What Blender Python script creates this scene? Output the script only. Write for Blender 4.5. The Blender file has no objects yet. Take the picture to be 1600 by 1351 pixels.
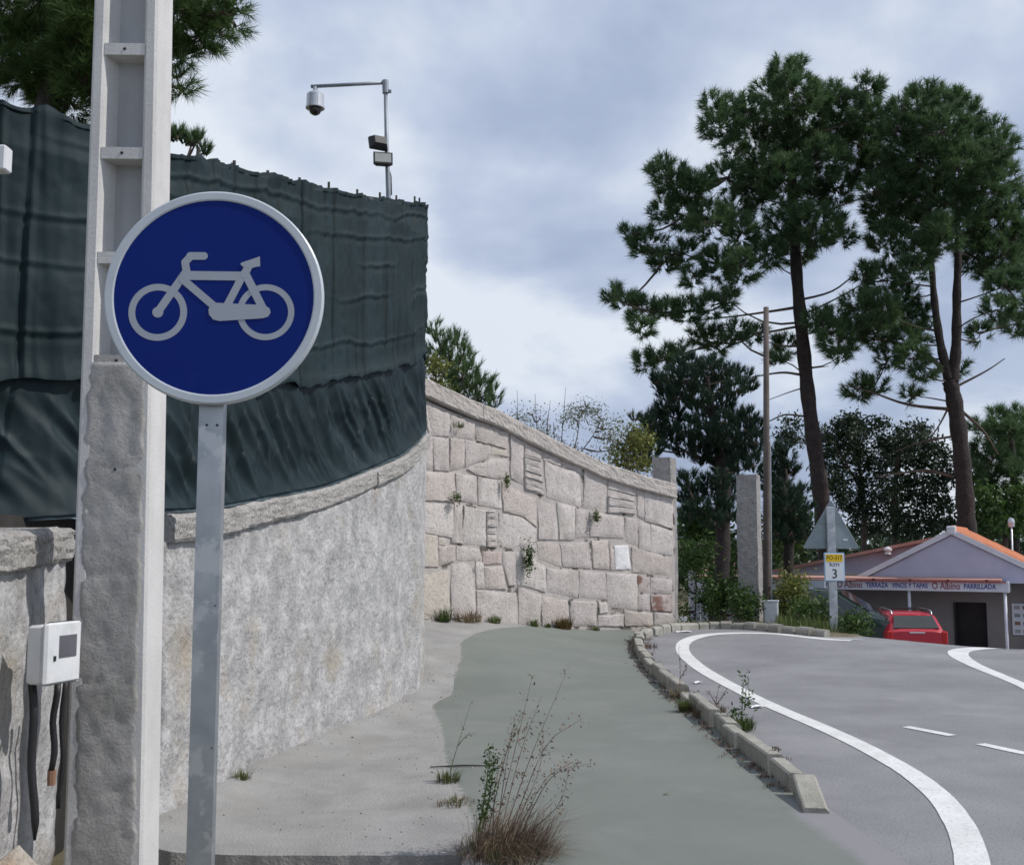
import bpy, math, random
import numpy as np
from mathutils import Vector, Matrix

random.seed(7)
RNG = np.random.default_rng(7)
scene = bpy.context.scene
C = scene.collection
R = math.radians

# ------------------------------------------------------------------ camera
F = 1716.0            # focal length in photo pixels (1600 wide)
EYE = 1.6
TH = math.atan(174.5 / F)
cam = bpy.data.cameras.new('camera')
camo = bpy.data.objects.new('camera', cam)
C.objects.link(camo)
cam.sensor_fit = 'HORIZONTAL'
cam.sensor_width = 36
cam.lens = 36 * F / 1600
cam.clip_start = 0.1
cam.clip_end = 2000
camo.location = (0, 0, EYE)
camo.rotation_euler = (math.pi / 2 + TH, 0, 0)
scene.camera = camo

# ------------------------------------------------------------------ sky, sun, exposure
SUN_AZ = math.atan2(0.98, -0.12)      # clockwise from +Y
SUN_EL = R(46)
world = bpy.data.worlds.new('World')
scene.world = world
world.use_nodes = True
wn = world.node_tree
wn.nodes.clear()


def N(nt, typ, **kw):
    n = nt.nodes.new(typ)
    for k, v in kw.items():
        if k.startswith('i_'):
            n.inputs[k[2:].replace('_', ' ')].default_value = v
        else:
            setattr(n, k, v)
    return n


def ramp(nt, fac, stops):
    r = nt.nodes.new('ShaderNodeValToRGB')
    e = r.color_ramp.elements
    e[0].position, e[0].color = stops[0][0], tuple(stops[0][1]) + (1,)
    e[1].position, e[1].color = stops[-1][0], tuple(stops[-1][1]) + (1,)
    for p, c in stops[1:-1]:
        x = e.new(p)
        x.color = tuple(c) + (1,)
    nt.links.new(fac, r.inputs[0])
    return r.outputs[0]


sky = N(wn, 'ShaderNodeTexSky', sky_type='NISHITA', sun_disc=False)
sky.sun_elevation = SUN_EL
sky.sun_rotation = SUN_AZ
bg1 = N(wn, 'ShaderNodeBackground', i_Strength=0.09)
wn.links.new(sky.outputs[0], bg1.inputs[0])
tc = N(wn, 'ShaderNodeTexCoord')
sep = N(wn, 'ShaderNodeSeparateXYZ')
wn.links.new(tc.outputs['Generated'], sep.inputs[0])
zc = N(wn, 'ShaderNodeMath', operation='ADD')
zc.inputs[1].default_value = 0.42
wn.links.new(sep.outputs[2], zc.inputs[0])
zm = N(wn, 'ShaderNodeMath', operation='MAXIMUM')
zm.inputs[1].default_value = 0.08
wn.links.new(zc.outputs[0], zm.inputs[0])
dx = N(wn, 'ShaderNodeMath', operation='DIVIDE')
dy = N(wn, 'ShaderNodeMath', operation='DIVIDE')
wn.links.new(sep.outputs[0], dx.inputs[0]); wn.links.new(zm.outputs[0], dx.inputs[1])
wn.links.new(sep.outputs[1], dy.inputs[0]); wn.links.new(zm.outputs[0], dy.inputs[1])
comb = N(wn, 'ShaderNodeCombineXYZ')
wn.links.new(dx.outputs[0], comb.inputs[0]); wn.links.new(dy.outputs[0], comb.inputs[1])
comb.inputs[2].default_value = 3.7
cn = N(wn, 'ShaderNodeTexNoise', i_Scale=2.3, i_Detail=8.0, i_Roughness=0.5, i_Distortion=0.15)
wn.links.new(comb.outputs[0], cn.inputs['Vector'])
ccol = ramp(wn, cn.outputs[0], [(0.30, (0.345, 0.415, 0.575)), (0.44, (0.41, 0.49, 0.66)),
                               (0.52, (0.52, 0.60, 0.76)), (0.62, (0.76, 0.82, 0.91))])
bg2 = N(wn, 'ShaderNodeBackground', i_Strength=1.0)
wn.links.new(ccol, bg2.inputs[0])
cn2 = N(wn, 'ShaderNodeTexNoise', i_Scale=0.9, i_Detail=4.0)
wn.links.new(comb.outputs[0], cn2.inputs['Vector'])
cf = ramp(wn, cn2.outputs[0], [(0.35, (0.9,) * 3), (0.6, (1.0,) * 3)])
mx = N(wn, 'ShaderNodeMixShader')
wn.links.new(cf, mx.inputs[0]); wn.links.new(bg1.outputs[0], mx.inputs[1]); wn.links.new(bg2.outputs[0], mx.inputs[2])
wo = N(wn, 'ShaderNodeOutputWorld')
wn.links.new(mx.outputs[0], wo.inputs[0])

sl = bpy.data.lights.new('sun', 'SUN')
sl.energy = 3.2
sl.angle = R(0.6)
sl.color = (1.0, 0.955, 0.9)
slo = bpy.data.objects.new('sun', sl)
C.objects.link(slo)
SD = Vector((math.sin(SUN_AZ) * math.cos(SUN_EL), math.cos(SUN_AZ) * math.cos(SUN_EL), math.sin(SUN_EL)))
slo.rotation_euler = (-SD).to_track_quat('-Z', 'Y').to_euler()
slo.location = SD * 60

vs = scene.view_settings
vs.view_transform = 'Standard'
vs.look = 'None'
vs.exposure = 0.0
vs.gamma = 1.0
scene.cycles.filter_width = 1.6
scene.cycles.max_bounces = 6
scene.cycles.transparent_max_bounces = 8


# ------------------------------------------------------------------ geometry of the view
def ray(px, py):
    u, v = (px - 800) / F, (675.5 - py) / F
    return Vector((u, math.cos(TH) - v * math.sin(TH), math.sin(TH) + v * math.cos(TH)))


def at(px, py, Y):
    d = ray(px, py)
    return Vector((0, 0, EYE)) + d * (Y / d.y)


def pxof(p):
    x, y, z = p[0], p[1], p[2] - EYE
    zc_ = y * math.cos(TH) + z * math.sin(TH)
    yc_ = -y * math.sin(TH) + z * math.cos(TH)
    return 800 + F * x / zc_, 675.5 - F * yc_ / zc_


def ss(t):
    t = min(1.0, max(0.0, t))
    return t * t * (3 - 2 * t)


def gz(X, Y):
    z = 0.40 * ss((Y - 11) / 6.0) * ss((1.9 - X) / 3.4)
    z += 0.10 * ss((Y - 14) / 6)
    c = 20.9 - 3.7 * ss((X - 4.2) / 4)
    t = Y - c
    d = 0.2 * (t + math.sqrt(t * t + 0.8)) / 2
    z -= 2.45 * (1 - math.exp(-d / 2.45)) if d < 60 else 2.45
    return z


def ground_at(px, py, dz=0.0):
    d = ray(px, py)
    o = Vector((0, 0, EYE))
    t = 2.0
    while t < 80:
        p = o + d * t
        if p.z < gz(p.x, p.y) + dz:
            break
        t += 0.1
    lo, hi = t - 0.1, t
    for _ in range(18):
        m = (lo + hi) / 2
        p = o + d * m
        if p.z < gz(p.x, p.y) + dz:
            hi = m
        else:
            lo = m
    return o + d * hi


def interp(x, pts):
    if x <= pts[0][0]:
        return pts[0][1]
    for (a, b), (c, d) in zip(pts, pts[1:]):
        if x <= c:
            return b + (d - b) * (x - a) / (c - a)
    return pts[-1][1]


def catmull(P, n):
    P = [Vector(p) for p in P]
    P = [P[0] * 2 - P[1]] + P + [P[-1] * 2 - P[-2]]
    out = []
    for i in range(1, len(P) - 2):
        for k in range(n):
            t = k / n
            a, b, c, d = P[i - 1:i + 3]
            out.append(0.5 * ((2 * b) + (c - a) * t + (2 * a - 5 * b + 4 * c - d) * t * t + (3 * b - a - 3 * c + d) * t ** 3))
    out.append(P[-2])
    return out


# cheap smooth value noise
_pt = np.random.default_rng(3).random((64, 64))


def vn(x, y):
    x = np.asarray(x, float); y = np.asarray(y, float)
    xi = np.floor(x).astype(int); yi = np.floor(y).astype(int)
    fx = x - xi; fy = y - yi
    fx = fx * fx * (3 - 2 * fx); fy = fy * fy * (3 - 2 * fy)
    g = lambda a, b: _pt[a % 64, b % 64]
    return (g(xi, yi) * (1 - fx) + g(xi + 1, yi) * fx) * (1 - fy) + (g(xi, yi + 1) * (1 - fx) + g(xi + 1, yi + 1) * fx) * fy - 0.5


# ------------------------------------------------------------------ materials
MATS = {}


def mat(name, c1, c2=None, scale=3.0, rough=0.8, bump=0.0, bscale=40.0, metal=0.0, spec=0.4,
        speck=None, speck_scale=220.0, speck_amt=0.35, stains=None, stain_scale=0.7, stain_lo=0.55, stain_hi=0.7,
        streak=None, streak_amt=0.0, coat=0.0, island=0.0, transl=0.0, bump2=0.0, bscale2=6.0, disp_dist=0.02, objspace=False):
    m = bpy.data.materials.new(name)
    m.use_nodes = True
    nt = m.node_tree
    b = nt.nodes['Principled BSDF']
    b.inputs['Roughness'].default_value = rough
    b.inputs['Metallic'].default_value = metal
    b.inputs['Specular IOR Level'].default_value = spec
    if coat:
        b.inputs['Coat Weight'].default_value = coat
    if objspace:
        t_ = N(nt, 'ShaderNodeTexCoord')
        pos = t_.outputs['Object']
    else:
        g = N(nt, 'ShaderNodeNewGeometry')
        pos = g.outputs['Position']
    c2 = c2 or c1
    n1 = N(nt, 'ShaderNodeTexNoise', i_Scale=scale, i_Detail=6.0, i_Roughness=0.6)
    nt.links.new(pos, n1.inputs['Vector'])
    col = ramp(nt, n1.outputs[0], [(0.36, c1), (0.64, c2)])

    def mixc(a, bcol, fac):
        mm = N(nt, 'ShaderNodeMix', data_type='RGBA')
        nt.links.new(a, mm.inputs[6])
        if isinstance(bcol, tuple):
            mm.inputs[7].default_value = bcol + (1,)
        else:
            nt.links.new(bcol, mm.inputs[7])
        if isinstance(fac, float):
            mm.inputs[0].default_value = fac
        else:
            nt.links.new(fac, mm.inputs[0])
        return mm.outputs[2]
    if speck:
        n2 = N(nt, 'ShaderNodeTexNoise', i_Scale=speck_scale, i_Detail=2.0)
        nt.links.new(pos, n2.inputs['Vector'])
        f = ramp(nt, n2.outputs[0], [(0.5, (0,) * 3), (0.68, (speck_amt,) * 3)])
        col = mixc(col, speck, f)
    if stains:
        n3 = N(nt, 'ShaderNodeTexNoise', i_Scale=stain_scale, i_Detail=7.0, i_Roughness=0.65)
        ad = N(nt, 'ShaderNodeVectorMath', operation='ADD')
        ad.inputs[1].default_value = (13.1, 5.7, 2.2)
        nt.links.new(pos, ad.inputs[0]); nt.links.new(ad.outputs[0], n3.inputs['Vector'])
        f = ramp(nt, n3.outputs[0], [(stain_lo, (0,) * 3), (stain_hi, (0.85,) * 3)])
        col = mixc(col, stains, f)
    if streak:
        mp = N(nt, 'ShaderNodeMapping')
        mp.inputs['Scale'].default_value = (9, 9, 0.7)
        nt.links.new(pos, mp.inputs[0])
        n4 = N(nt, 'ShaderNodeTexNoise', i_Scale=1.0, i_Detail=5.0)
        nt.links.new(mp.outputs[0], n4.inputs['Vector'])
        f = ramp(nt, n4.outputs[0], [(0.5, (0,) * 3), (0.72, (streak_amt,) * 3)])
        col = mixc(col, streak, f)
    if island:
        g2 = N(nt, 'ShaderNodeNewGeometry')
        hs = N(nt, 'ShaderNodeHueSaturation')
        mr = N(nt, 'ShaderNodeMapRange')
        mr.inputs['To Min'].default_value = 1 - island
        mr.inputs['To Max'].default_value = 1 + island
        nt.links.new(g2.outputs['Random Per Island'], mr.inputs[0])
        nt.links.new(mr.outputs[0], hs.inputs['Value'])
        nt.links.new(col, hs.inputs['Color'])
        col = hs.outputs[0]
    nt.links.new(col, b.inputs['Base Color'])
    prev = None
    for st, sc in ((bump2, bscale2), (bump, bscale)):
        if st:
            nb = N(nt, 'ShaderNodeTexNoise', i_Scale=sc, i_Detail=6.0, i_Roughness=0.6)
            nt.links.new(pos, nb.inputs['Vector'])
            bp = N(nt, 'ShaderNodeBump', i_Strength=st, i_Distance=disp_dist)
            nt.links.new(nb.outputs[0], bp.inputs['Height'])
            if prev:
                nt.links.new(prev, bp.inputs['Normal'])
            prev = bp.outputs[0]
    if prev:
        nt.links.new(prev, b.inputs['Normal'])
    if transl:
        tb = N(nt, 'ShaderNodeBsdfTranslucent')
        nt.links.new(col, tb.inputs[0])
        ms = N(nt, 'ShaderNodeMixShader')
        ms.inputs[0].default_value = transl
        nt.links.new(b.outputs[0], ms.inputs[1]); nt.links.new(tb.outputs[0], ms.inputs[2])
        nt.links.new(ms.outputs[0], nt.nodes['Material Output'].inputs[0])
    MATS[name] = m
    return m


mat('ground', (0.10, 0.09, 0.05), (0.17, 0.14, 0.09), 1.5, 0.95, 0.6, 25)
mat('asphalt', (0.205, 0.203, 0.213), (0.272, 0.27, 0.28), 0.9, 0.75, 0.4, 220, speck=(0.10, 0.10, 0.105), speck_scale=70, speck_amt=0.6,
    stains=(0.30, 0.295, 0.30), stain_scale=0.45, disp_dist=0.008)
mat('path', (0.148, 0.165, 0.148), (0.178, 0.196, 0.176), 0.7, 0.8, 0.3, 200, speck=(0.22, 0.235, 0.215), speck_scale=120, speck_amt=0.28,
    stains=(0.225, 0.232, 0.218), stain_scale=1.1, stain_lo=0.50, stain_hi=0.78, streak=(0.12, 0.13, 0.12), streak_amt=0.0, disp_dist=0.006)
_m = MATS['path']
_nt = _m.node_tree
_b = _nt.nodes['Principled BSDF']
_src = _b.inputs['Base Color'].links[0].from_socket
_at = N(_nt, 'ShaderNodeAttribute', attribute_name='fade')
_g = N(_nt, 'ShaderNodeNewGeometry')
_n = N(_nt, 'ShaderNodeTexNoise', i_Scale=5.0, i_Detail=6.0)
_nt.links.new(_g.outputs['Position'], _n.inputs['Vector'])
_a = N(_nt, 'ShaderNodeMath', operation='MULTIPLY_ADD')
_a.inputs[1].default_value = 0.7
_nt.links.new(_n.outputs[0], _a.inputs[0]); _nt.links.new(_at.outputs['Fac'], _a.inputs[2])
_f = ramp(_nt, _a.outputs[0], [(0.62, (0,) * 3), (1.05, (1,) * 3)])
_mx = N(_nt, 'ShaderNodeMix', data_type='RGBA')
_mx.inputs[7].default_value = (0.235, 0.23, 0.242, 1)
_nt.links.new(_f, _mx.inputs[0]); _nt.links.new(_src, _mx.inputs[6]); 
_at2 = N(_nt, 'ShaderNodeAttribute', attribute_name='edge')
_n2 = N(_nt, 'ShaderNodeTexNoise', i_Scale=11.0, i_Detail=8.0, i_Roughness=0.7)
_mp = N(_nt, 'ShaderNodeMapping'); _mp.inputs['Scale'].default_value = (0.35, 1.6, 1)
_nt.links.new(_g.outputs['Position'], _mp.inputs[0]); _nt.links.new(_mp.outputs[0], _n2.inputs['Vector'])
_a2 = N(_nt, 'ShaderNodeMath', operation='ADD')
_nt.links.new(_n2.outputs[0], _a2.inputs[0]); _nt.links.new(_at2.outputs['Fac'], _a2.inputs[1])
_f2 = ramp(_nt, _a2.outputs[0], [(0.86, (0,) * 3), (1.0, (1,) * 3)])
_mx2 = N(_nt, 'ShaderNodeMix', data_type='RGBA')
_mx2.inputs[7].default_value = (0.295, 0.288, 0.275, 1)
_nt.links.new(_f2, _mx2.inputs[0]); _nt.links.new(_mx.outputs[2], _mx2.inputs[6]); _nt.links.new(_mx2.outputs[2], _b.inputs['Base Color'])
mat('apron', (0.255, 0.25, 0.243), (0.335, 0.33, 0.322), 1.8, 0.9, 0.5, 60, speck=(0.24, 0.23, 0.21), speck_scale=90, speck_amt=0.4,
    stains=(0.27, 0.26, 0.235), stain_scale=1.4, stain_lo=0.5, stain_hi=0.75, bump2=0.3, bscale2=5)
mat('paint', (0.64, 0.64, 0.625), (0.77, 0.77, 0.755), 3, 0.7, 0.3, 150, speck=(0.36, 0.36, 0.37), speck_scale=45, speck_amt=0.45, stains=(0.45, 0.45, 0.46), stain_scale=5, stain_lo=0.58, stain_hi=0.75, disp_dist=0.006)
mat('paint_faded', (0.34, 0.34, 0.35), (0.5, 0.5, 0.5), 4, 0.8, 0.2, 150)
mat('kerb', (0.30, 0.29, 0.255), (0.39, 0.375, 0.335), 5, 0.9, 0.5, 70, speck=(0.16, 0.15, 0.13), speck_scale=110, speck_amt=0.5,
    stains=(0.15, 0.145, 0.12), stain_scale=4, stain_lo=0.50, stain_hi=0.72)
mat('wallcast', (0.33, 0.328, 0.33), (0.52, 0.515, 0.515), 5.5, 0.92, 0.6, 24, speck=(0.20, 0.195, 0.19), speck_scale=26, speck_amt=0.48,
    stains=(0.36, 0.31, 0.24), stain_scale=1.3, stain_lo=0.54, stain_hi=0.70, streak=(0.25, 0.25, 0.24), streak_amt=0.35, bump2=0.8, bscale2=9, disp_dist=0.035)
mat('copingstone', (0.36, 0.345, 0.325), (0.47, 0.455, 0.435), 6.0, 0.95, 1.0, 38, speck=(0.14, 0.135, 0.125), speck_scale=55, speck_amt=0.65,
    stains=(0.27, 0.255, 0.22), stain_scale=2.2, bump2=0.6, bscale2=14, disp_dist=0.03)
mat('gap_shade', (0.025, 0.024, 0.022), (0.045, 0.042, 0.04), 3, 0.95)  # near-black colour stands in for shade inside the wall gap
for nm, a, b_ in (('stone_grey', (0.48, 0.435, 0.415), (0.575, 0.53, 0.505)), ('stone_pale', (0.56, 0.52, 0.495), (0.63, 0.59, 0.56)),
                  ('stone_pink', (0.50, 0.445, 0.41), (0.56, 0.505, 0.47)), ('stone_red', (0.45, 0.375, 0.35), (0.51, 0.44, 0.415)),
                  ('stone_yellow', (0.51, 0.46, 0.40), (0.57, 0.525, 0.47)), ('stone_white', (0.74, 0.74, 0.75), (0.8, 0.8, 0.8))):
    mat(nm, a, b_, 2.5, 0.92, 0.7, 40, speck=(0.26, 0.23, 0.21), speck_scale=22, speck_amt=0.45 if nm != 'stone_white' else 0.1,
        stains=(0.36, 0.33, 0.29), stain_scale=1.6, stain_lo=0.55, stain_hi=0.78, streak=(0.30, 0.27, 0.25), streak_amt=0.25 if nm != 'stone_white' else 0.05, bump2=0.6, bscale2=10)
mat('stone_rust', (0.43, 0.38, 0.36), (0.47, 0.42, 0.40), 3, 0.92, 0.6, 40, stains=(0.17, 0.07, 0.05), stain_scale=4.0, stain_lo=0.46, stain_hi=0.58)
mat('mortar', (0.42, 0.385, 0.36), (0.51, 0.475, 0.45), 5, 0.95, 0.8, 50, stains=(0.06, 0.05, 0.04), stain_scale=3.2, stain_lo=0.55, stain_hi=0.60)
mat('whitemortar', (0.72, 0.71, 0.68), (0.8, 0.79, 0.77), 9, 0.9, 0.5, 80)
mat('coping_far', (0.43, 0.395, 0.37), (0.51, 0.475, 0.445), 4, 0.95, 0.8, 35, speck=(0.22, 0.2, 0.18), speck_scale=50, speck_amt=0.5, stains=(0.30, 0.275, 0.24), stain_scale=1.5, bump2=0.5, bscale2=9)
mat('granite', (0.30, 0.29, 0.285), (0.42, 0.405, 0.39), 9, 0.95, 1.0, 30, speck=(0.12, 0.12, 0.12), speck_scale=45, speck_amt=0.7, bump2=0.6, bscale2=11, disp_dist=0.04)
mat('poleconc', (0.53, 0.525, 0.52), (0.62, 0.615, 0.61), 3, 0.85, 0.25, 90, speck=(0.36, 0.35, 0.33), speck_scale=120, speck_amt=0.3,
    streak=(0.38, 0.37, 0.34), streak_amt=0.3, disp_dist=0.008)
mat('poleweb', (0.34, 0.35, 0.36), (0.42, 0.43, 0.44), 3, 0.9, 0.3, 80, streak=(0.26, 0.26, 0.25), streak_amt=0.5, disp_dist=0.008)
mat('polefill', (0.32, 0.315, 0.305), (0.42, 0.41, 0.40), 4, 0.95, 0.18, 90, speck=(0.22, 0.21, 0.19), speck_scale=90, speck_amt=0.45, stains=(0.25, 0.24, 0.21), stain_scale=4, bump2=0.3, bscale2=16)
mat('black', (0.012, 0.012, 0.013), (0.02, 0.02, 0.02), 5, 0.6)
mat('cable', (0.015, 0.015, 0.018), (0.025, 0.025, 0.028), 6, 0.5)
mat('galv', (0.34, 0.37, 0.40), (0.46, 0.49, 0.52), 7, 0.42, 0.1, 40, metal=0.75, stains=(0.55, 0.57, 0.59), stain_scale=9, stain_lo=0.55, stain_hi=0.6, disp_dist=0.003)
mat('signwhite', (0.34, 0.375, 0.43), (0.37, 0.405, 0.46), 3, 0.5, spec=0.2)
mat('signrim', (0.47, 0.52, 0.57), (0.53, 0.58, 0.63), 5, 0.35)
mat('signblue', (0.003, 0.017, 0.16), (0.004, 0.021, 0.18), 2.5, 0.5, spec=0.12, stains=(0.012, 0.03, 0.17), stain_scale=6, stain_lo=0.6, stain_hi=0.8)
mat('meterwhite', (0.62, 0.64, 0.66), (0.70, 0.71, 0.72), 6, 0.45, stains=(0.5, 0.5, 0.48), stain_scale=5)
mat('meterglass', (0.10, 0.10, 0.115), (0.13, 0.13, 0.15), 8, 0.25)
mat('net_up', (0.004, 0.0155, 0.0195), (0.008, 0.024, 0.030), 1.4, 0.7, 0.35, 130, island=0.0, stains=(0.015, 0.036, 0.044), stain_scale=3.0, stain_lo=0.58, stain_hi=0.8, disp_dist=0.006, spec=0.3)
mat('net_low', (0.004, 0.0145, 0.0185), (0.008, 0.022, 0.028), 1.7, 0.62, 0.25, 140, stains=(0.025, 0.042, 0.048), stain_scale=3.5, stain_lo=0.6, stain_hi=0.8, disp_dist=0.005, spec=0.3)
mat('net_hem', (0.045, 0.075, 0.085), (0.07, 0.11, 0.12), 4, 0.6, 0.3, 120, disp_dist=0.005)
mat('fencepost', (0.03, 0.03, 0.028), (0.06, 0.05, 0.045), 8, 0.8)
mat('bark', (0.030, 0.024, 0.023), (0.055, 0.043, 0.039), 5, 0.95, 1.0, 14, disp_dist=0.06, streak=(0.03, 0.024, 0.022), streak_amt=0.6)
mat('twig', (0.06, 0.045, 0.035), (0.11, 0.085, 0.065), 4, 0.95)
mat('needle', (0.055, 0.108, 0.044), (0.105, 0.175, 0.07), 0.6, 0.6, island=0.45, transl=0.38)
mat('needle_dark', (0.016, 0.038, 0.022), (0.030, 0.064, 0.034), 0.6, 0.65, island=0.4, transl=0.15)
mat('needle_near', (0.05, 0.10, 0.028), (0.10, 0.165, 0.045), 1.5, 0.6, island=0.45, transl=0.3)
mat('leaf_dark', (0.016, 0.034, 0.016), (0.035, 0.06, 0.025), 0.7, 0.6, island=0.45, transl=0.2)
mat('leaf_green', (0.035, 0.075, 0.016), (0.075, 0.13, 0.03), 1.2, 0.6, island=0.5, transl=0.3)
mat('leaf_yellow', (0.10, 0.13, 0.025), (0.19, 0.20, 0.05), 1.2, 0.6, island=0.45, transl=0.3)
mat('broom', (0.10, 0.125, 0.055), (0.18, 0.19, 0.10), 1.5, 0.7, island=0.4, transl=0.3)
mat('grass', (0.06, 0.10, 0.022), (0.13, 0.16, 0.05), 3, 0.6, island=0.5, transl=0.3)
mat('drygrass', (0.16, 0.125, 0.075), (0.27, 0.215, 0.14), 5, 0.8, island=0.45, transl=0.2)
mat('drybrown', (0.12, 0.08, 0.06), (0.21, 0.15, 0.115), 6, 0.85, island=0.45)
mat('rustplant', (0.13, 0.09, 0.03), (0.20, 0.14, 0.05), 5, 0.8, island=0.45, transl=0.2)
mat('wood', (0.10, 0.08, 0.07), (0.15, 0.125, 0.11), 3, 0.9, 0.6, 30, streak=(0.08, 0.06, 0.05), streak_amt=0.6)
mat('cabinet', (0.52, 0.55, 0.58), (0.62, 0.64, 0.66), 4, 0.5)
mat('housewall', (0.46, 0.45, 0.56), (0.51, 0.50, 0.61), 2, 0.9, 0.2, 60)
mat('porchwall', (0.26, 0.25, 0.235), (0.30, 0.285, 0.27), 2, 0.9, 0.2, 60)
mat('housetrim', (0.62, 0.61, 0.64), (0.70, 0.69, 0.72), 3, 0.8)
mat('tile', (0.44, 0.15, 0.075), (0.54, 0.21, 0.11), 3, 0.85, 0.3, 40, island=0.18)
mat('tile_faded', (0.44, 0.24, 0.20), (0.52, 0.30, 0.25), 3, 0.85, 0.3, 40, island=0.15)
mat('fascia', (0.58, 0.60, 0.66), (0.66, 0.68, 0.72), 3, 0.6)
mat('textblue', (0.02, 0.05, 0.26), None, 3, 0.6)
mat('textred', (0.26, 0.09, 0.10), None, 3, 0.6)
mat('textblack', (0.015, 0.015, 0.015), None, 3, 0.6)
mat('signyellow', (0.80, 0.50, 0.01), (0.82, 0.54, 0.02), 3, 0.5)
mat('platewhite', (0.70, 0.74, 0.78), (0.74, 0.78, 0.82), 3, 0.45)
mat('plateedge', (0.30, 0.48, 0.66), None, 3, 0.5)
mat('signback', (0.22, 0.27, 0.29), (0.27, 0.32, 0.34), 4, 0.55, metal=0.2)
mat('signred', (0.35, 0.06, 0.05), None, 3, 0.5)
mat('doordark', (0.012, 0.012, 0.014), (0.02, 0.02, 0.02), 3, 0.5)
mat('carred', (0.42, 0.012, 0.028), (0.46, 0.016, 0.034), 2, 0.28, coat=0.6)
mat('cargreen', (0.012, 0.028, 0.025), (0.016, 0.034, 0.03), 2, 0.25, coat=0.6)
mat('carglass', (0.02, 0.025, 0.028), (0.03, 0.034, 0.036), 2, 0.06, spec=0.8)
mat('carmetal', (0.5, 0.51, 0.53), (0.56, 0.57, 0.58), 3, 0.3, metal=0.8)
mat('rubber', (0.015, 0.015, 0.016), (0.025, 0.025, 0.025), 6, 0.8)
mat('taillight', (0.45, 0.02, 0.02), None, 3, 0.25)
mat('camgrey', (0.50, 0.53, 0.57), (0.58, 0.61, 0.65), 6, 0.35, metal=0.4)
mat('camdome', (0.02, 0.02, 0.022), (0.03, 0.03, 0.03), 6, 0.08, spec=0.8)
mat('polegrey', (0.23, 0.26, 0.29), (0.30, 0.33, 0.36), 6, 0.5, metal=0.4)
mat('lampblack', (0.02, 0.022, 0.025), (0.035, 0.037, 0.04), 6, 0.5)
mat('lampglass', (0.32, 0.34, 0.31), (0.38, 0.40, 0.37), 6, 0.2)
mat('banner', (0.44, 0.50, 0.56), (0.52, 0.57, 0.62), 2, 0.5)
mat('bannerlow', (0.22, 0.27, 0.25), (0.28, 0.33, 0.3), 2, 0.4)
mat('paper', (0.72, 0.72, 0.74), (0.8, 0.8, 0.8), 8, 0.7)
mat('rock', (0.34, 0.25, 0.18), (0.40, 0.36, 0.31), 6, 0.95, 0.9, 30, speck=(0.2, 0.18, 0.15), speck_scale=50, speck_amt=0.5)
mat('blueplastic', (0.03, 0.07, 0.22), None, 3, 0.5)
mat('insulator', (0.25, 0.14, 0.09), None, 3, 0.5)


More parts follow.
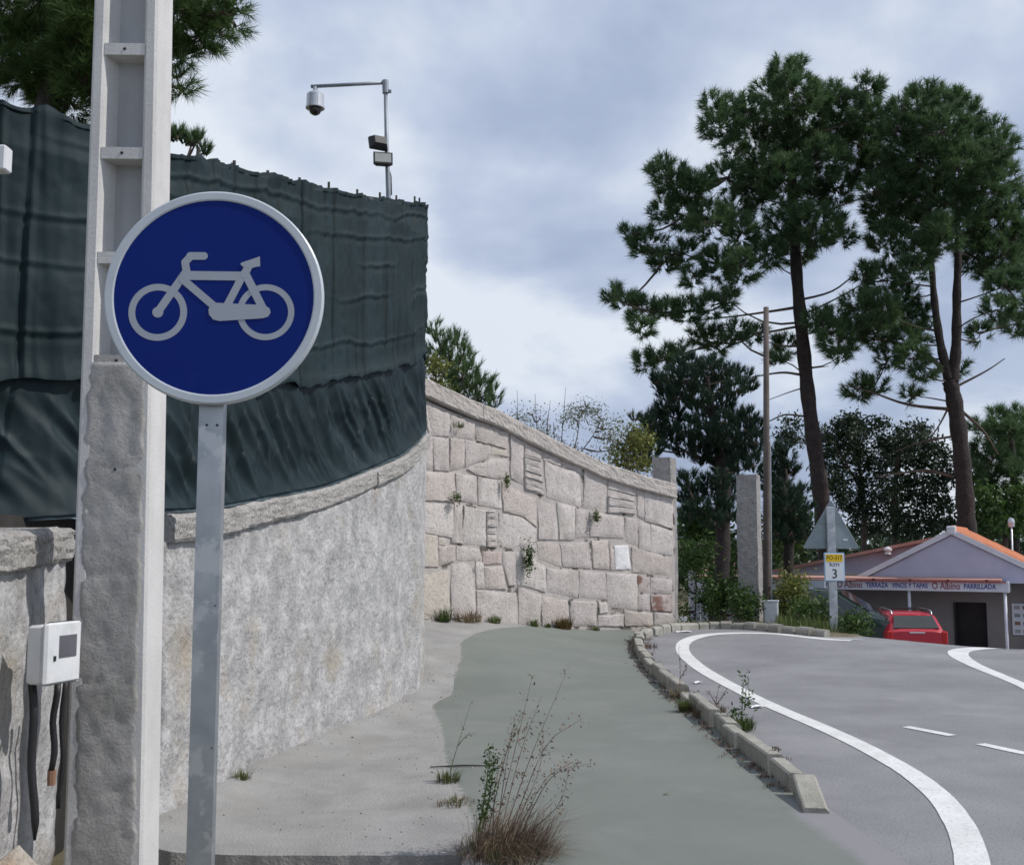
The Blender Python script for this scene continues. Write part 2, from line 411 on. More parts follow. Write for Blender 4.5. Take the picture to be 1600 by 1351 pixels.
# ------------------------------------------------------------------ mesh helpers
class MB:
    def __init__(s):
        s.v = []
        s.f = []

    def add(s, vs_, fs):
        o = len(s.v)
        s.v += [tuple(p) for p in vs_]
        s.f += [tuple(i + o for i in f) for f in fs]
        return s

    def hexa(s, p):      # 8 points: bottom 4 ccw, top 4 ccw
        return s.add(p, [(3, 2, 1, 0), (4, 5, 6, 7), (0, 1, 5, 4), (1, 2, 6, 5), (2, 3, 7, 6), (3, 0, 4, 7)])

    def box(s, c, d, ax=None, bev=0.0):
        c = Vector(c)
        ax = ax or (Vector((1, 0, 0)), Vector((0, 1, 0)), Vector((0, 0, 1)))
        hx, hy, hz = d[0] / 2, d[1] / 2, d[2] / 2
        if bev <= 0:
            pts = [c + ax[0] * (sx * hx) + ax[1] * (sy * hy) + ax[2] * (sz * hz)
                   for sz in (-1, 1) for sx, sy in ((-1, -1), (1, -1), (1, 1), (-1, 1))]
            return s.hexa(pts)
        b = min(bev, hx * .9, hy * .9, hz * .9)
        prof = [(-hz, b), (-hz + b, 0), (hz - b, 0), (hz, b)]
        rings = []
        for z, i in prof:
            x, y = hx - i, hy - i
            k = b
            loop = [(-x + k, -y), (x - k, -y), (x, -y + k), (x, y - k), (x - k, y), (-x + k, y), (-x, y - k), (-x, -y + k)]
            rings.append([c + ax[0] * a + ax[1] * e + ax[2] * z for a, e in loop])
        return s.loft(rings, True, True)

    def loft(s, rings, cap0=False, cap1=False, closed=True):
        n = len(rings[0])
        vs_ = [p for r in rings for p in r]
        fs = []
        for i in range(len(rings) - 1):
            for j in range(n if closed else n - 1):
                k = (j + 1) % n
                fs.append((i * n + j, i * n + k, (i + 1) * n + k, (i + 1) * n + j))
        if cap0:
            fs.append(tuple(range(n - 1, -1, -1)))
        if cap1:
            fs.append(tuple((len(rings) - 1) * n + j for j in range(n)))
        return s.add(vs_, fs)

    def tube(s, path, rad, n=8, caps=True):
        path = [Vector(p) for p in path]
        if not isinstance(rad, (list, tuple)):
            rad = [rad] * len(path)
        rings = []
        for i, p in enumerate(path):
            t = (path[min(i + 1, len(path) - 1)] - path[max(i - 1, 0)])
            t = t.normalized() if t.length > 1e-9 else Vector((0, 0, 1))
            a = Vector((0, 0, 1)) if abs(t.z) < .9 else Vector((1, 0, 0))
            u = t.cross(a).normalized()
            w = t.cross(u).normalized()
            rings.append([p + (u * math.cos(2 * math.pi * k / n) + w * math.sin(2 * math.pi * k / n)) * rad[i] for k in range(n)])
        return s.loft(rings, caps, caps)

    def lathe(s, prof, c, n=24, axis='z'):
        c = Vector(c)
        rings = []
        for r, h in prof:
            ring = []
            for k in range(n):
                a = 2 * math.pi * k / n
                x, y = r * math.cos(a), r * math.sin(a)
                ring.append(c + (Vector((x, y, h)) if axis == 'z' else Vector((x, h, y))))
            rings.append(ring)
        return s.loft(rings, True, True)

    def build(s, name, m, parent=None, smooth=False):
        me = bpy.data.meshes.new(name)
        me.from_pydata(s.v, [], s.f)
        me.materials.append(MATS[m])
        if smooth:
            me.polygons.foreach_set('use_smooth', [True] * len(me.polygons))
        me.update()
        o = bpy.data.objects.new(name, me)
        C.objects.link(o)
        if parent:
            o.parent = parent
        fixn(me)
        return o


def fixn(me):
    import bmesh
    bm = bmesh.new()
    bm.from_mesh(me)
    bmesh.ops.recalc_face_normals(bm, faces=bm.faces)
    bm.to_mesh(me)
    bm.free()


def np_mesh(name, V, Fc, m, parent=None, smooth=False):
    """V (n,3) array, Fc (k,3|4) int array."""
    me = bpy.data.meshes.new(name)
    V = np.ascontiguousarray(V, np.float32)
    Fc = np.ascontiguousarray(Fc, np.int32)
    k, w = Fc.shape
    me.vertices.add(len(V))
    me.vertices.foreach_set('co', V.ravel())
    me.loops.add(k * w)
    me.loops.foreach_set('vertex_index', Fc.ravel())
    me.polygons.add(k)
    me.polygons.foreach_set('loop_start', np.arange(k, dtype=np.int32) * w)
    if smooth:
        me.polygons.foreach_set('use_smooth', np.ones(k, bool))
    me.materials.append(MATS[m])
    me.update(calc_edges=True)
    o = bpy.data.objects.new(name, me)
    C.objects.link(o)
    if parent:
        o.parent = parent
    return o


def tag(o, label, cat, group=None, kind=None):
    o['label'] = label
    if cat:
        o['category'] = cat
    if group:
        o['group'] = group
    if kind:
        o['kind'] = kind
    return o


def empty(name, loc, label=None, cat=None, group=None, rz=0.0):
    o = bpy.data.objects.new(name, None)
    o.empty_display_size = 0.1
    C.objects.link(o)
    o.location = loc
    o.rotation_euler.z = rz
    if label:
        tag(o, label, cat, group)
    return o


def struct(o, label=None):
    o['kind'] = 'structure'
    if label:
        o['label'] = label
    return o


def reparent(o, e):
    """parent o (built in world coordinates) to the Empty e without moving it"""
    o.parent = e
    m = Matrix.Translation(e.location) @ Matrix.Rotation(e.rotation_euler.z, 4, 'Z')
    o.matrix_parent_inverse = m.inverted()
    return o


def text_mesh(name, s, size, m, loc, ex, ez, parent=None, align='LEFT', width=None):
    cu = bpy.data.curves.new(name, 'FONT')
    cu.body = s
    cu.size = size
    cu.align_x = align
    cu.align_y = 'CENTER'
    cu.extrude = 0.0
    cu.resolution_u = 3
    cu.offset = size * (0.018 if len(s) > 6 else 0.004)
    t = bpy.data.objects.new(name, cu)
    C.objects.link(t)
    dg = bpy.context.evaluated_depsgraph_get()
    me = bpy.data.meshes.new_from_object(t.evaluated_get(dg))
    bpy.data.objects.remove(t)
    me.name = name
    n = len(me.vertices)
    co = np.zeros(n * 3, np.float32)
    me.vertices.foreach_get('co', co)
    co = co.reshape(-1, 3)
    if width:
        x0, x1 = co[:, 0].min(), co[:, 0].max()
        k = width / (x1 - x0)
        co[:, 0] *= k
    P = np.array(loc)[None] + co[:, :1] * np.array(ex)[None] + co[:, 1:2] * np.array(ez)[None]
    me.vertices.foreach_set('co', P.astype(np.float32).ravel())
    me.materials.clear()
    me.materials.append(MATS[m])
    me.update()
    o = bpy.data.objects.new(name, me)
    C.objects.link(o)
    if parent:
        o.parent = parent
    return o


# ================================================================== GROUND
def grid_sheet(name, xs_of_row, ys, zf, m, nx=40):
    V = []
    for Y in ys:
        a, b = xs_of_row(Y)
        for i in range(nx):
            X = a + (b - a) * i / (nx - 1)
            V.append((X, Y, zf(X, Y)))
    ny = len(ys)
    Fc = [(j * nx + i, j * nx + i + 1, (j + 1) * nx + i + 1, (j + 1) * nx + i) for j in range(ny - 1) for i in range(nx - 1)]
    return np_mesh(name, np.array(V), np.array(Fc), m, smooth=True)


def frange(a, b, st):
    n = max(2, int(round((b - a) / st)) + 1)
    return [a + (b - a) * i / (n - 1) for i in range(n)]


APR_Y = ground_at(500, 1330).y      # front edge of the concrete apron


def gbase(X, Y):
    z = gz(X, Y) - 0.03 - 0.11 * ss((1.4 - X) / .3) * ss((X + 4) / .5) * ss((18.6 - Y) / .6)
    if X < -0.12 and Y < APR_Y + 0.1:
        z -= 0.06 * ss((-0.12 - X) / 0.1) * ss((APR_Y + 0.1 - Y) / 0.08)
    return z


xs = frange(-400, -40, 60) + frange(-38, -6, 2) + frange(-5, 10, 0.25) + frange(11, 40, 1.5) + frange(50, 450, 50)
ys_ = frange(-60, -4, 8) + frange(-2, 26, 0.25) + frange(27, 60, 1.5) + frange(70, 900, 70)
V = [(x, y, gbase(x, y)) for y in ys_ for x in xs]
nx = len(xs)
Fc = [(j * nx + i, j * nx + i + 1, (j + 1) * nx + i + 1, (j + 1) * nx + i) for j in range(len(ys_) - 1) for i in range(nx - 1)]
struct(np_mesh('ground', np.array(V), np.array(Fc), 'ground', smooth=True), 'bare earth ground under verge and trees')

# kerb line (left upper corners of the stones, photo pixels on the plane 12 cm above the ground)
KP = [(1237, 1211), (1205, 1184), (1178, 1165), (1152, 1146), (1131, 1131), (1111, 1114), (1091, 1099), (1073, 1086), (1060, 1073),
      (1045, 1061), (1030, 1049), (1017, 1038), (1007, 1027), (999, 1017.5), (995, 1009.5), (992.5, 1002.5), (991.5, 997), (992, 992.5),
      (995, 988.5), (1000, 985), (1010, 981.5), (1024, 978.5), (1038, 976.5), (1054, 974.5), (1069, 973), (1086, 972), (1105, 971.5), (1125, 971.5),
      (1146, 972), (1168, 973), (1188, 974), (1209, 975.5), (1228, 977.5), (1250, 979.5), (1274, 982), (1298, 984.5)]
KW = [ground_at(x, y, 0.12) for x, y in KP]
for i_, Yk in ((24, 20.2), (25, 20.38), (26, 20.48), (27, 20.5), (28, 20.42), (29, 20.22)):
    KW[i_] = at(KP[i_][0], KP[i_][1], Yk)
for k in KW:
    k.z = gz(k.x, k.y)


def kerb_x(Y):
    pts = sorted([(k.y, k.x) for k in KW[:20]])
    return interp(Y, pts)


# apron / path
EDGE = [(743, 1347), (716, 1244), (690, 1198), (686, 1153), (678, 1122), (668, 1101), (690, 1082), (705, 1055), (714, 1031), (716, 1005),
        (735, 990), (770, 982), (820, 978), (900, 975.5), (1000, 975)]
EW = [ground_at(x, y) for x, y in EDGE]
EW_pts = sorted([(p.y, p.x) for p in EW])


def edge_x(Y):
    if Y < EW[0].y:
        return EW[0].x
    return interp(Y, EW_pts)


# left cast wall base curve (plan)
LB = [ground_at(x, y) for x, y in [(245, 1290), (396, 1206), (510, 1153), (586, 1122), (632, 1096), (655, 1083)]]
LBxy = [(p.x, p.y) for p in LB] + [(-1.07, 13.3), (-1.42, 14.7), (-2.15, 16.0), (-3.4, 17.0)]
LCURVE = [Vector((p.x, p.y, 0)) for p in catmull([(a, b, 0) for a, b in LBxy], 14)]
near_dir = (LCURVE[0] - LCURVE[6]).normalized()
lc_pts = sorted([(p.y, p.x) for p in LCURVE[:100]])


def apron_z(X, Y):
    u = X - interp(Y, lc_pts)
    z = gz(X, Y) + 0.004
    z += -0.05 * math.exp(-((Y - 7.2) / 0.5) ** 2) * ss((u - .2) / .5) * ss((edge_x(Y) - X) / .5)
    z += 0.05 * math.exp(-((u) / 0.22) ** 2)
    cx = Y - 7.35 - 0.45 * abs(u - .75)
    z += 0.022 * math.exp(-(cx / .10) ** 2) * ss((u - .15) / .3) * ss((edge_x(Y) - X) / .4) - 0.02 * math.exp(-((cx + .25) / .2) ** 2) * ss((u - .15) / .3) * ss((edge_x(Y) - X) / .4)
    z += 0.012 * float(vn(X * 2.2, Y * 2.2)) * ss((edge_x(Y) - X) / .3)
    return z


ys_ap = frange(APR_Y, 18.4, 0.06)
ap = empty('concrete_apron', (-1.2, APR_Y, 0))
struct(ap, 'pale concrete apron between left wall and green path')
o = grid_sheet('apron_surface', lambda Y: (interp(Y, lc_pts) - 0.12, edge_x(Y) + 0.35), ys_ap, apron_z, 'apron', 44)
reparent(o, ap)
b = MB()
x0, x1 = interp(APR_Y, lc_pts) - 0.1, edge_x(APR_Y) + 0.0
nseg = 60
for i in range(nseg):                      # rough broken front edge of the apron
    xa, xb = x0 + (x1 - x0) * i / nseg, x0 + (x1 - x0) * (i + 1) / nseg
    ja, jb = 0.02 * float(vn(i * .35, 2)) + .004 * float(vn(i * 1.3, 5)), 0.02 * float(vn((i + 1) * .35, 2)) + .004 * float(vn((i + 1) * 1.3, 5))
    ya, yb = APR_Y - 0.03 + ja, APR_Y - 0.03 + jb
    za, zb = apron_z(xa, APR_Y), apron_z(xb, APR_Y)
    b.add([(xa, APR_Y, za), (xb, APR_Y, zb), (xb, yb, zb - 0.012), (xa, ya, za - 0.012), (xa, ya - 0.0, -0.2), (xb, yb - 0.0, -0.2)],
          [(0, 1, 2, 3), (3, 2, 5, 4)])
reparent(b.build('apron_edge', 'apron'), ap)


def path_left(Y):
    return edge_x(Y) - 0.08 + 0.035 * float(vn(Y * 6, 1.3)) + 0.02 * float(vn(Y * 19, 4.3))


def path_right(Y):
    if Y < KW[0].y:
        return KW[0].x + 0.10 + 0.05 * (KW[0].y - Y)
    return min(kerb_x(Y) + 0.05, 2.9)


ys_p = frange(1.0, 20.2, 0.12)
path_o = struct(grid_sheet('path', lambda Y: (path_left(Y), max(path_right(Y), path_left(Y) + .01)), ys_p, lambda X, Y: gz(X, Y) + 0.008 - 0.012 * (1 - ss((X - path_left(Y)) / 0.12)), 'path', 90),
       'grey green painted cycle path')
_pc = np.zeros(len(path_o.data.vertices) * 3, np.float32)
path_o.data.vertices.foreach_get('co', _pc)
_pc = _pc.reshape(-1, 3)
_fd = np.array([ss((p[0] - path_right(p[1]) + 0.42) / 0.42) * ss((KW[0].y + .1 - p[1]) / .5) for p in _pc], np.float32)
_ed = np.array([1 - ss((p[0] - path_left(p[1])) / 0.22) for p in _pc], np.float32)
path_o.data.attributes.new('edge', 'FLOAT', 'POINT').data.foreach_set('value', _ed)
path_o.data.attributes.new('fade', 'FLOAT', 'POINT').data.foreach_set('value', _fd)

ROADL = [(-5, 0.9), (6.5, 0.9), (KW[0].y, KW[0].x + .03)] + [(k.y, k.x + 0.04) for k in KW[1:19]] + [(19.6, 3.1), (20.1, 3.9), (20.5, 6.3), (22, 6.6), (60, 6.0)]
ROADL = sorted([q for q in ROADL if q[0] < 18.4] + [(19.5, 2.6), (20.6, 3.0), (60, 3.0)])
struct(grid_sheet('road', lambda Y: (interp(Y, ROADL), 45.0), frange(-4, 24, 0.2) + frange(24.5, 60, 1.0), lambda X, Y: gz(X, Y) + 0.004, 'asphalt', 120),
       'grey asphalt road bending over a crest')


def verge_y(X):
    pts = sorted([(k.x, k.y) for k in KW[21:]]) + [(5.7, 18.5), (6.1, 19.2), (6.5, 20.6)]
    return interp(X, pts)


V = []
xsv = frange(2.5, 6.5, 0.1)
for X in xsv:
    ya = verge_y(X) + 0.06
    for k in range(30):
        Y = ya + (28 - ya) * (k / 29) ** 1.6
        ef = min(1.0, k / 3, (6.5 - X) / .4)
        V.append((X, Y, gz(X, Y) - .01 + ef * (0.045 + 0.03 * float(vn(X * 3, Y * 3)))))
Fc = [(i * 30 + k, (i + 1) * 30 + k, (i + 1) * 30 + k + 1, i * 30 + k + 1) for i in range(len(xsv) - 1) for k in range(29)]
struct(np_mesh('verge', np.array(V), np.array(Fc), 'ground', smooth=True), 'earth verge behind the far kerb')


def strip(name, pts, widths, m, dz=0.009, jag=0.0):
    P = [Vector((p.x, p.y, 0)) for p in pts]
    P2 = catmull(P, 8)
    W2 = []
    for i in range(len(P2)):
        f = i / 8
        k = min(int(f), len(widths) - 2)
        W2.append(widths[k] + (widths[k + 1] - widths[k]) * min(1, f - k))
    V = []
    for i, p in enumerate(P2):
        t = (P2[min(i + 1, len(P2) - 1)] - P2[max(i - 1, 0)]).normalized()
        n = Vector((t.y, -t.x, 0))
        for s_ in (-1, 0, 1):
            q = p + n * (s_ * W2[i] / 2 + jag * random.uniform(-1, 1) * abs(s_))
            V.append((q.x, q.y, gz(q.x, q.y) + dz))
    Fc = []
    for i in range(len(P2) - 1):
        for j in range(2):
            Fc.append((i * 3 + j, i * 3 + j + 1, (i + 1) * 3 + j + 1, (i + 1) * 3 + j))
    return np_mesh(name, np.array(V), np.array(Fc), m)


LN = [(1519, 1400), (1519, 1346), (1500, 1290), (1462, 1240), (1400, 1195), (1305, 1146), (1190, 1096), (1110, 1054), (1074, 1027), (1066, 1012), (1074, 1001), (1100, 993), (1145, 989.5), (1210, 988), (1290, 989)]
o = strip('edge_line', [ground_at(*p) for p in LN[:-2]] + [at(1210, 988, 19.0), at(1285, 989, 18.15), at(1330, 992, 17.9)], [.17] * 7 + [.2] * 3 + [.22, .26, .28, .26, .24, .2], 'paint', jag=0.002)
struct(o, 'solid white edge line curving along the kerb')
LN2 = [(1640, 1094), (1600, 1072), (1560, 1055), (1520, 1038), (1500, 1026), (1499, 1018), (1520, 1014), (1560, 1013.5), (1610, 1015)]
o = strip('edge_line', [ground_at(*p) for p in LN2[:-1]] + [at(1610, 1014, 17.1), at(1680, 1014, 16.9)], [.16, .16, .17, .2, .26, .3, .3, .3, .3, .3], 'paint', jag=0.002)
struct(o, 'white line looping round the inside of the bend')
for a, bb, lab in (((1416, 1136), (1488, 1150), 'white centre dash nearer the middle of road'), ((1532, 1163), (1606, 1179), 'white centre dash nearest the frame edge')):
    A, B = ground_at(*a), ground_at(*bb)
    struct(strip('centre_dash', [A, (A + B) / 2, B], [.10, .11, .10], 'paint'), lab)
A = [ground_at(1240, 993.5), ground_at(1300, 997), ground_at(1350, 1000)]
struct(strip('worn_marking', A, [.06, .16, .12], 'paint_faded', jag=0.02), 'worn white marking on the crest of the road')

# ------------------------------------------------------------------ kerb stones
kerb = empty('kerb', (KW[5].x, KW[5].y, 0))
struct(kerb, 'row of concrete kerb stones between path and road')
for i in range(len(KW) - 1):
    p, q = KW[i], KW[i + 1]
    t = Vector((q.x - p.x, q.y - p.y, 0))
    L = t.length
    t.normalize()
    n = Vector((t.y, -t.x, 0))         # to the road side
    gap = 0.05 if i < 20 else 0.06
    a = p + t * gap * .5
    c = p + t * (L - gap * .5)
    w = 0.13
    h = 0.14 + random.uniform(-.02, .014)
    j = n * random.uniform(-.022, .022)
    t = (t + n * random.uniform(-.03, .03)).normalized()
    n = Vector((t.y, -t.x, 0))
    za, zc_ = gz(a.x, a.y), gz(c.x, c.y)
    if i in (7,):
        h -= 0.04
    pr = [(0, -0.06), (0, h - .012), (0.014, h), (w - .03, h - .004), (w, h - .035), (w, -0.06)]
    rings = []
    for base, z in ((a, za), (c, zc_)):
        rings.append([Vector((base.x, base.y, z)) + j + n * u + Vector((0, 0, v)) for u, v in pr])
    b = MB()
    b.loft(rings, True, True)
    o = b.build('kerb_stone', 'kerb')
    reparent(o, kerb)
# end ramp stone
t = Vector((KW[0].x - KW[1].x, KW[0].y - KW[1].y, 0)).normalized()
_q = ground_at(1250, 1262)
t = Vector((_q.x - KW[0].x, _q.y - KW[0].y, 0)).normalized()
n = Vector((-t.y, t.x, 0))
p = KW[0] + t * 0.02
b = MB()
w = .15
pts = []
for u, h in ((0.015, .135), (0.50, .035)):
    base = Vector((p.x, p.y, 0)) + t * u
    pts.append([base + n * x + Vector((0, 0, z)) for x, z in ((0, -.06), (0, h - .008), (0.012, h), (w - .02, h), (w, h - .02), (w, -.06))])
b.loft(pts, True, True)
reparent(b.build('ramp_stone', 'kerb'), kerb)

# ================================================================== LEFT CAST WALL
COPT = [(245, 808), (353, 794), (436, 777), (494, 766), (538, 751), (582, 732), (624, 714), (650, 694), (666, 672)]
BEND = 0
pxs = [pxof((p.x, p.y, 1.5))[0] for p in LCURVE]
BEND = max(range(len(pxs)), key=lambda i: pxs[i])


def ztop_of(i):
    p = LCURVE[min(i, BEND)]
    x = pxs[min(i, BEND)]
    z = at(x, interp(x, COPT), p.y).z
    if i > BEND:
        z += 0.03 * (LCURVE[i] - LCURVE[BEND]).length
    return z


ZT = [ztop_of(i) for i in range(len(LCURVE))]
ZT = [sum(ZT[max(0, i - 3):i + 4]) / len(ZT[max(0, i - 3):i + 4]) for i in range(len(ZT))]


def nrm(cur, i):
    t = (cur[min(i + 1, len(cur) - 1)] - cur[max(i - 1, 0)]).normalized()
    return Vector((t.y, -t.x, 0))          # to the path side


def dense(cur, zs, st=0.03):
    P, Z = [], []
    for i in range(len(cur) - 1):
        L = (cur[i + 1] - cur[i]).length
        k = max(1, int(L / st))
        for j in range(k):
            f = j / k
            P.append(cur[i].lerp(cur[i + 1], f)); Z.append(zs[i] + (zs[i + 1] - zs[i]) * f)
    P.append(cur[-1]); Z.append(zs[-1])
    return P, Z


def rough_wall(name, cur, zs, m, th=0.32, amp=0.02, nz=44, zbot=-0.25, parent=None):
    P, Z = dense(cur, zs, 0.045)
    n = len(P)
    s = np.cumsum([0] + [(P[i + 1] - P[i]).length for i in range(n - 1)])
    V = []
    for i in range(n):
        nn = nrm(P, i)
        for k in range(nz):
            z = zbot + (Z[i] - zbot) * k / (nz - 1)
            d = amp * (float(vn(s[i] * 3.1, z * 3.3)) + .6 * float(vn(s[i] * 8.3 + 7, z * 8.1)) + .35 * float(vn(s[i] * 19, z * 19 + 3)))
            q = P[i] + nn * d
            V.append((q.x, q.y, z))
    Fc = [(i * nz + k, (i + 1) * nz + k, (i + 1) * nz + k + 1, i * nz + k + 1) for i in range(n - 1) for k in range(nz - 1)]
    o1 = len(V)
    for i in range(n):                        # top and back
        nn = nrm(P, i)
        q = P[i] - nn * th
        V.append((q.x, q.y, Z[i])); V.append((q.x, q.y, zbot))
    for i in range(n - 1):
        a = o1 + 2 * i
        Fc.append((i * nz + nz - 1, (i + 1) * nz + nz - 1, a + 2, a))
        Fc.append((a, a + 2, a + 3, a + 1))
    for i in (0, n - 1):                      # end faces
        a = o1 + 2 * i
        for k in range(nz - 1):
            zz0, zz1 = V[i * nz + k][2], V[i * nz + k + 1][2]
            V.append((V[a][0], V[a][1], zz0)); V.append((V[a][0], V[a][1], zz1))
            e = len(V) - 2
            Fc.append((i * nz + k, i * nz + k + 1, e + 1, e))
    o = np_mesh(name, np.array(V), np.array(Fc), m, smooth=False)
    fixn(o.data)
    o.data.polygons.foreach_set('use_smooth', [True] * len(o.data.polygons))
    if parent:
        reparent(o, parent)
    return o


def coping_run(cur, zs, parent, seglen, th=0.17, over=0.055, depth=0.5, m='copingstone', amp=0.02, gap=0.006, name='coping_stone', z_low=None):
    P, Z = dense(cur, zs, 0.04)
    n = len(P)
    s = np.cumsum([0] + [(P[i + 1] - P[i]).length for i in range(n - 1)])
    start = 0
    while start < n - 2:
        L = seglen * random.uniform(.8, 1.2)
        end = start
        while end < n - 1 and s[end] - s[start] < L:
            end += 1
        if n - 1 - end < 8:
            end = n - 1
        jx = random.uniform(-.008, .008)
        jz = random.uniform(-.006, .006)
        rings = []
        for i in range(start, end + 1):
            nn = nrm(P, i)
            q = P[i]
            if i == end and end < n - 1:
                q = P[i] - (P[i] - P[i - 1]).normalized() * gap
            r_ = []
            nf = 6
            prof = [(-depth + over, 0)] + [(-depth + over, th)] + [(over - .12, th)]
            prof += [(over - .03, th + .0)] + [(over, th - .02 - (th - .04) * k / nf) for k in range(nf + 1)] + [(over - .02, 0)]
            for k, (u, v) in enumerate(prof):
                a = amp if k >= 2 else 0
                du = a * (float(vn(s[i] * 9 + 3 * k, v * 20 + k * 1.7)) + .7 * float(vn(s[i] * 24, v * 50 + k)))
                dv = a * (.8 * float(vn(s[i] * 4.5 + 9, k * .6)) + .5 * float(vn(s[i] * 21, k * 2.3))) if k >= 2 else 0
                r_.append(q + nn * (u + du + jx) + Vector((0, 0, Z[i] - th + v + dv + jz)))
            rings.append(r_)
        b = MB()
        b.loft(rings, True, True)
        o = b.build(name, m, smooth=False)
        reparent(o, parent)
        start = end


lw = empty('retaining_wall', (LCURVE[0].x, LCURVE[0].y, 0), 'long rough pale concrete wall curving away behind the blue sign, green net on top', 'wall')
rough_wall('wall_face', LCURVE, [z - 0.16 for z in ZT], 'wallcast', amp=0.035, parent=lw)
coping_run(LCURVE, ZT, lw, 1.35, th=0.17, over=0.05, amp=0.013)

# short wall in front-left of the pole
A0 = Vector((-2.22, 5.52, 0)); A1 = Vector((-1.93, 3.9, 0))
SC = [A1.lerp(A0, k / 6) for k in range(7)]
zt = [at(20, 836, 4.4).z + 0.05 * k / 6 for k in range(7)]
sw = empty('wall_stub', (A1.x, A1.y, -.15), 'short rough granite wall behind the white meter box', 'wall')
rough_wall('wall_face', SC, [z - 0.15 for z in zt], 'wallcast', amp=0.035, parent=sw)
coping_run(SC, zt, sw, 0.75, th=0.16, over=0.03, depth=0.42)
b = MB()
b.box((-2.62, 5.7, 0.75), (0.1, 1.6, 2.0))  # panel added behind the pole, shade of the gap put into its colour
reparent(b.build('gap_shade_panel', 'gap_shade'), sw)

# ------------------------------------------------------------------ green net fence
NETT = [(-40, 142), (0, 152), (60, 168), (140, 192), (262, 236), (316, 243), (367, 256), (470, 283), (560, 300), (620, 309), (668, 316)]
E0 = Vector((-4.0, 4.85, 0))
ext = [E0.lerp(LCURVE[0] + Vector((-.35, -.55, 0)), k / 13) for k in range(14)]
NC = []
for i, p in enumerate(ext):
    NC.append(p + Vector((-.12, 0.0, 0)))
for i in range(len(LCURVE)):
    NC.append(LCURVE[i] - nrm(LCURVE, i) * 0.06)
NC = NC[:-8]
nzb = [(zt[0] - .14 + (ZT[0] - zt[0] + .1) * k / 14) for k in range(14)] + ZT[:len(NC) - 14]
NP, NZ = dense(NC, nzb, 0.012)
npx = [pxof((p.x, p.y, 3.0))[0] for p in NP]
nb = max(range(len(npx)), key=lambda i: npx[i])
ntop = []
for i, p in enumerate(NP):
    k = min(i, nb)
    z = at(npx[k], interp(npx[k], NETT), NP[k].y).z
    for _ in range(2):                         # the column's pixel moves a little with height
        x_ = pxof((NP[k].x, NP[k].y, z))[0]
        z = at(x_, interp(x_, NETT), NP[k].y).z
    if i > nb:
        z -= 0.04 * (NP[i] - NP[nb]).length
    ntop.append(z)
ns = np.cumsum([0] + [(NP[i + 1] - NP[i]).length for i in range(len(NP) - 1)])
fence = empty('net_fence', (NP[0].x, NP[0].y, nzb[0]), 'tall fence of dark green shade netting on top of the curved wall', 'fence')
PITCH = 0.62


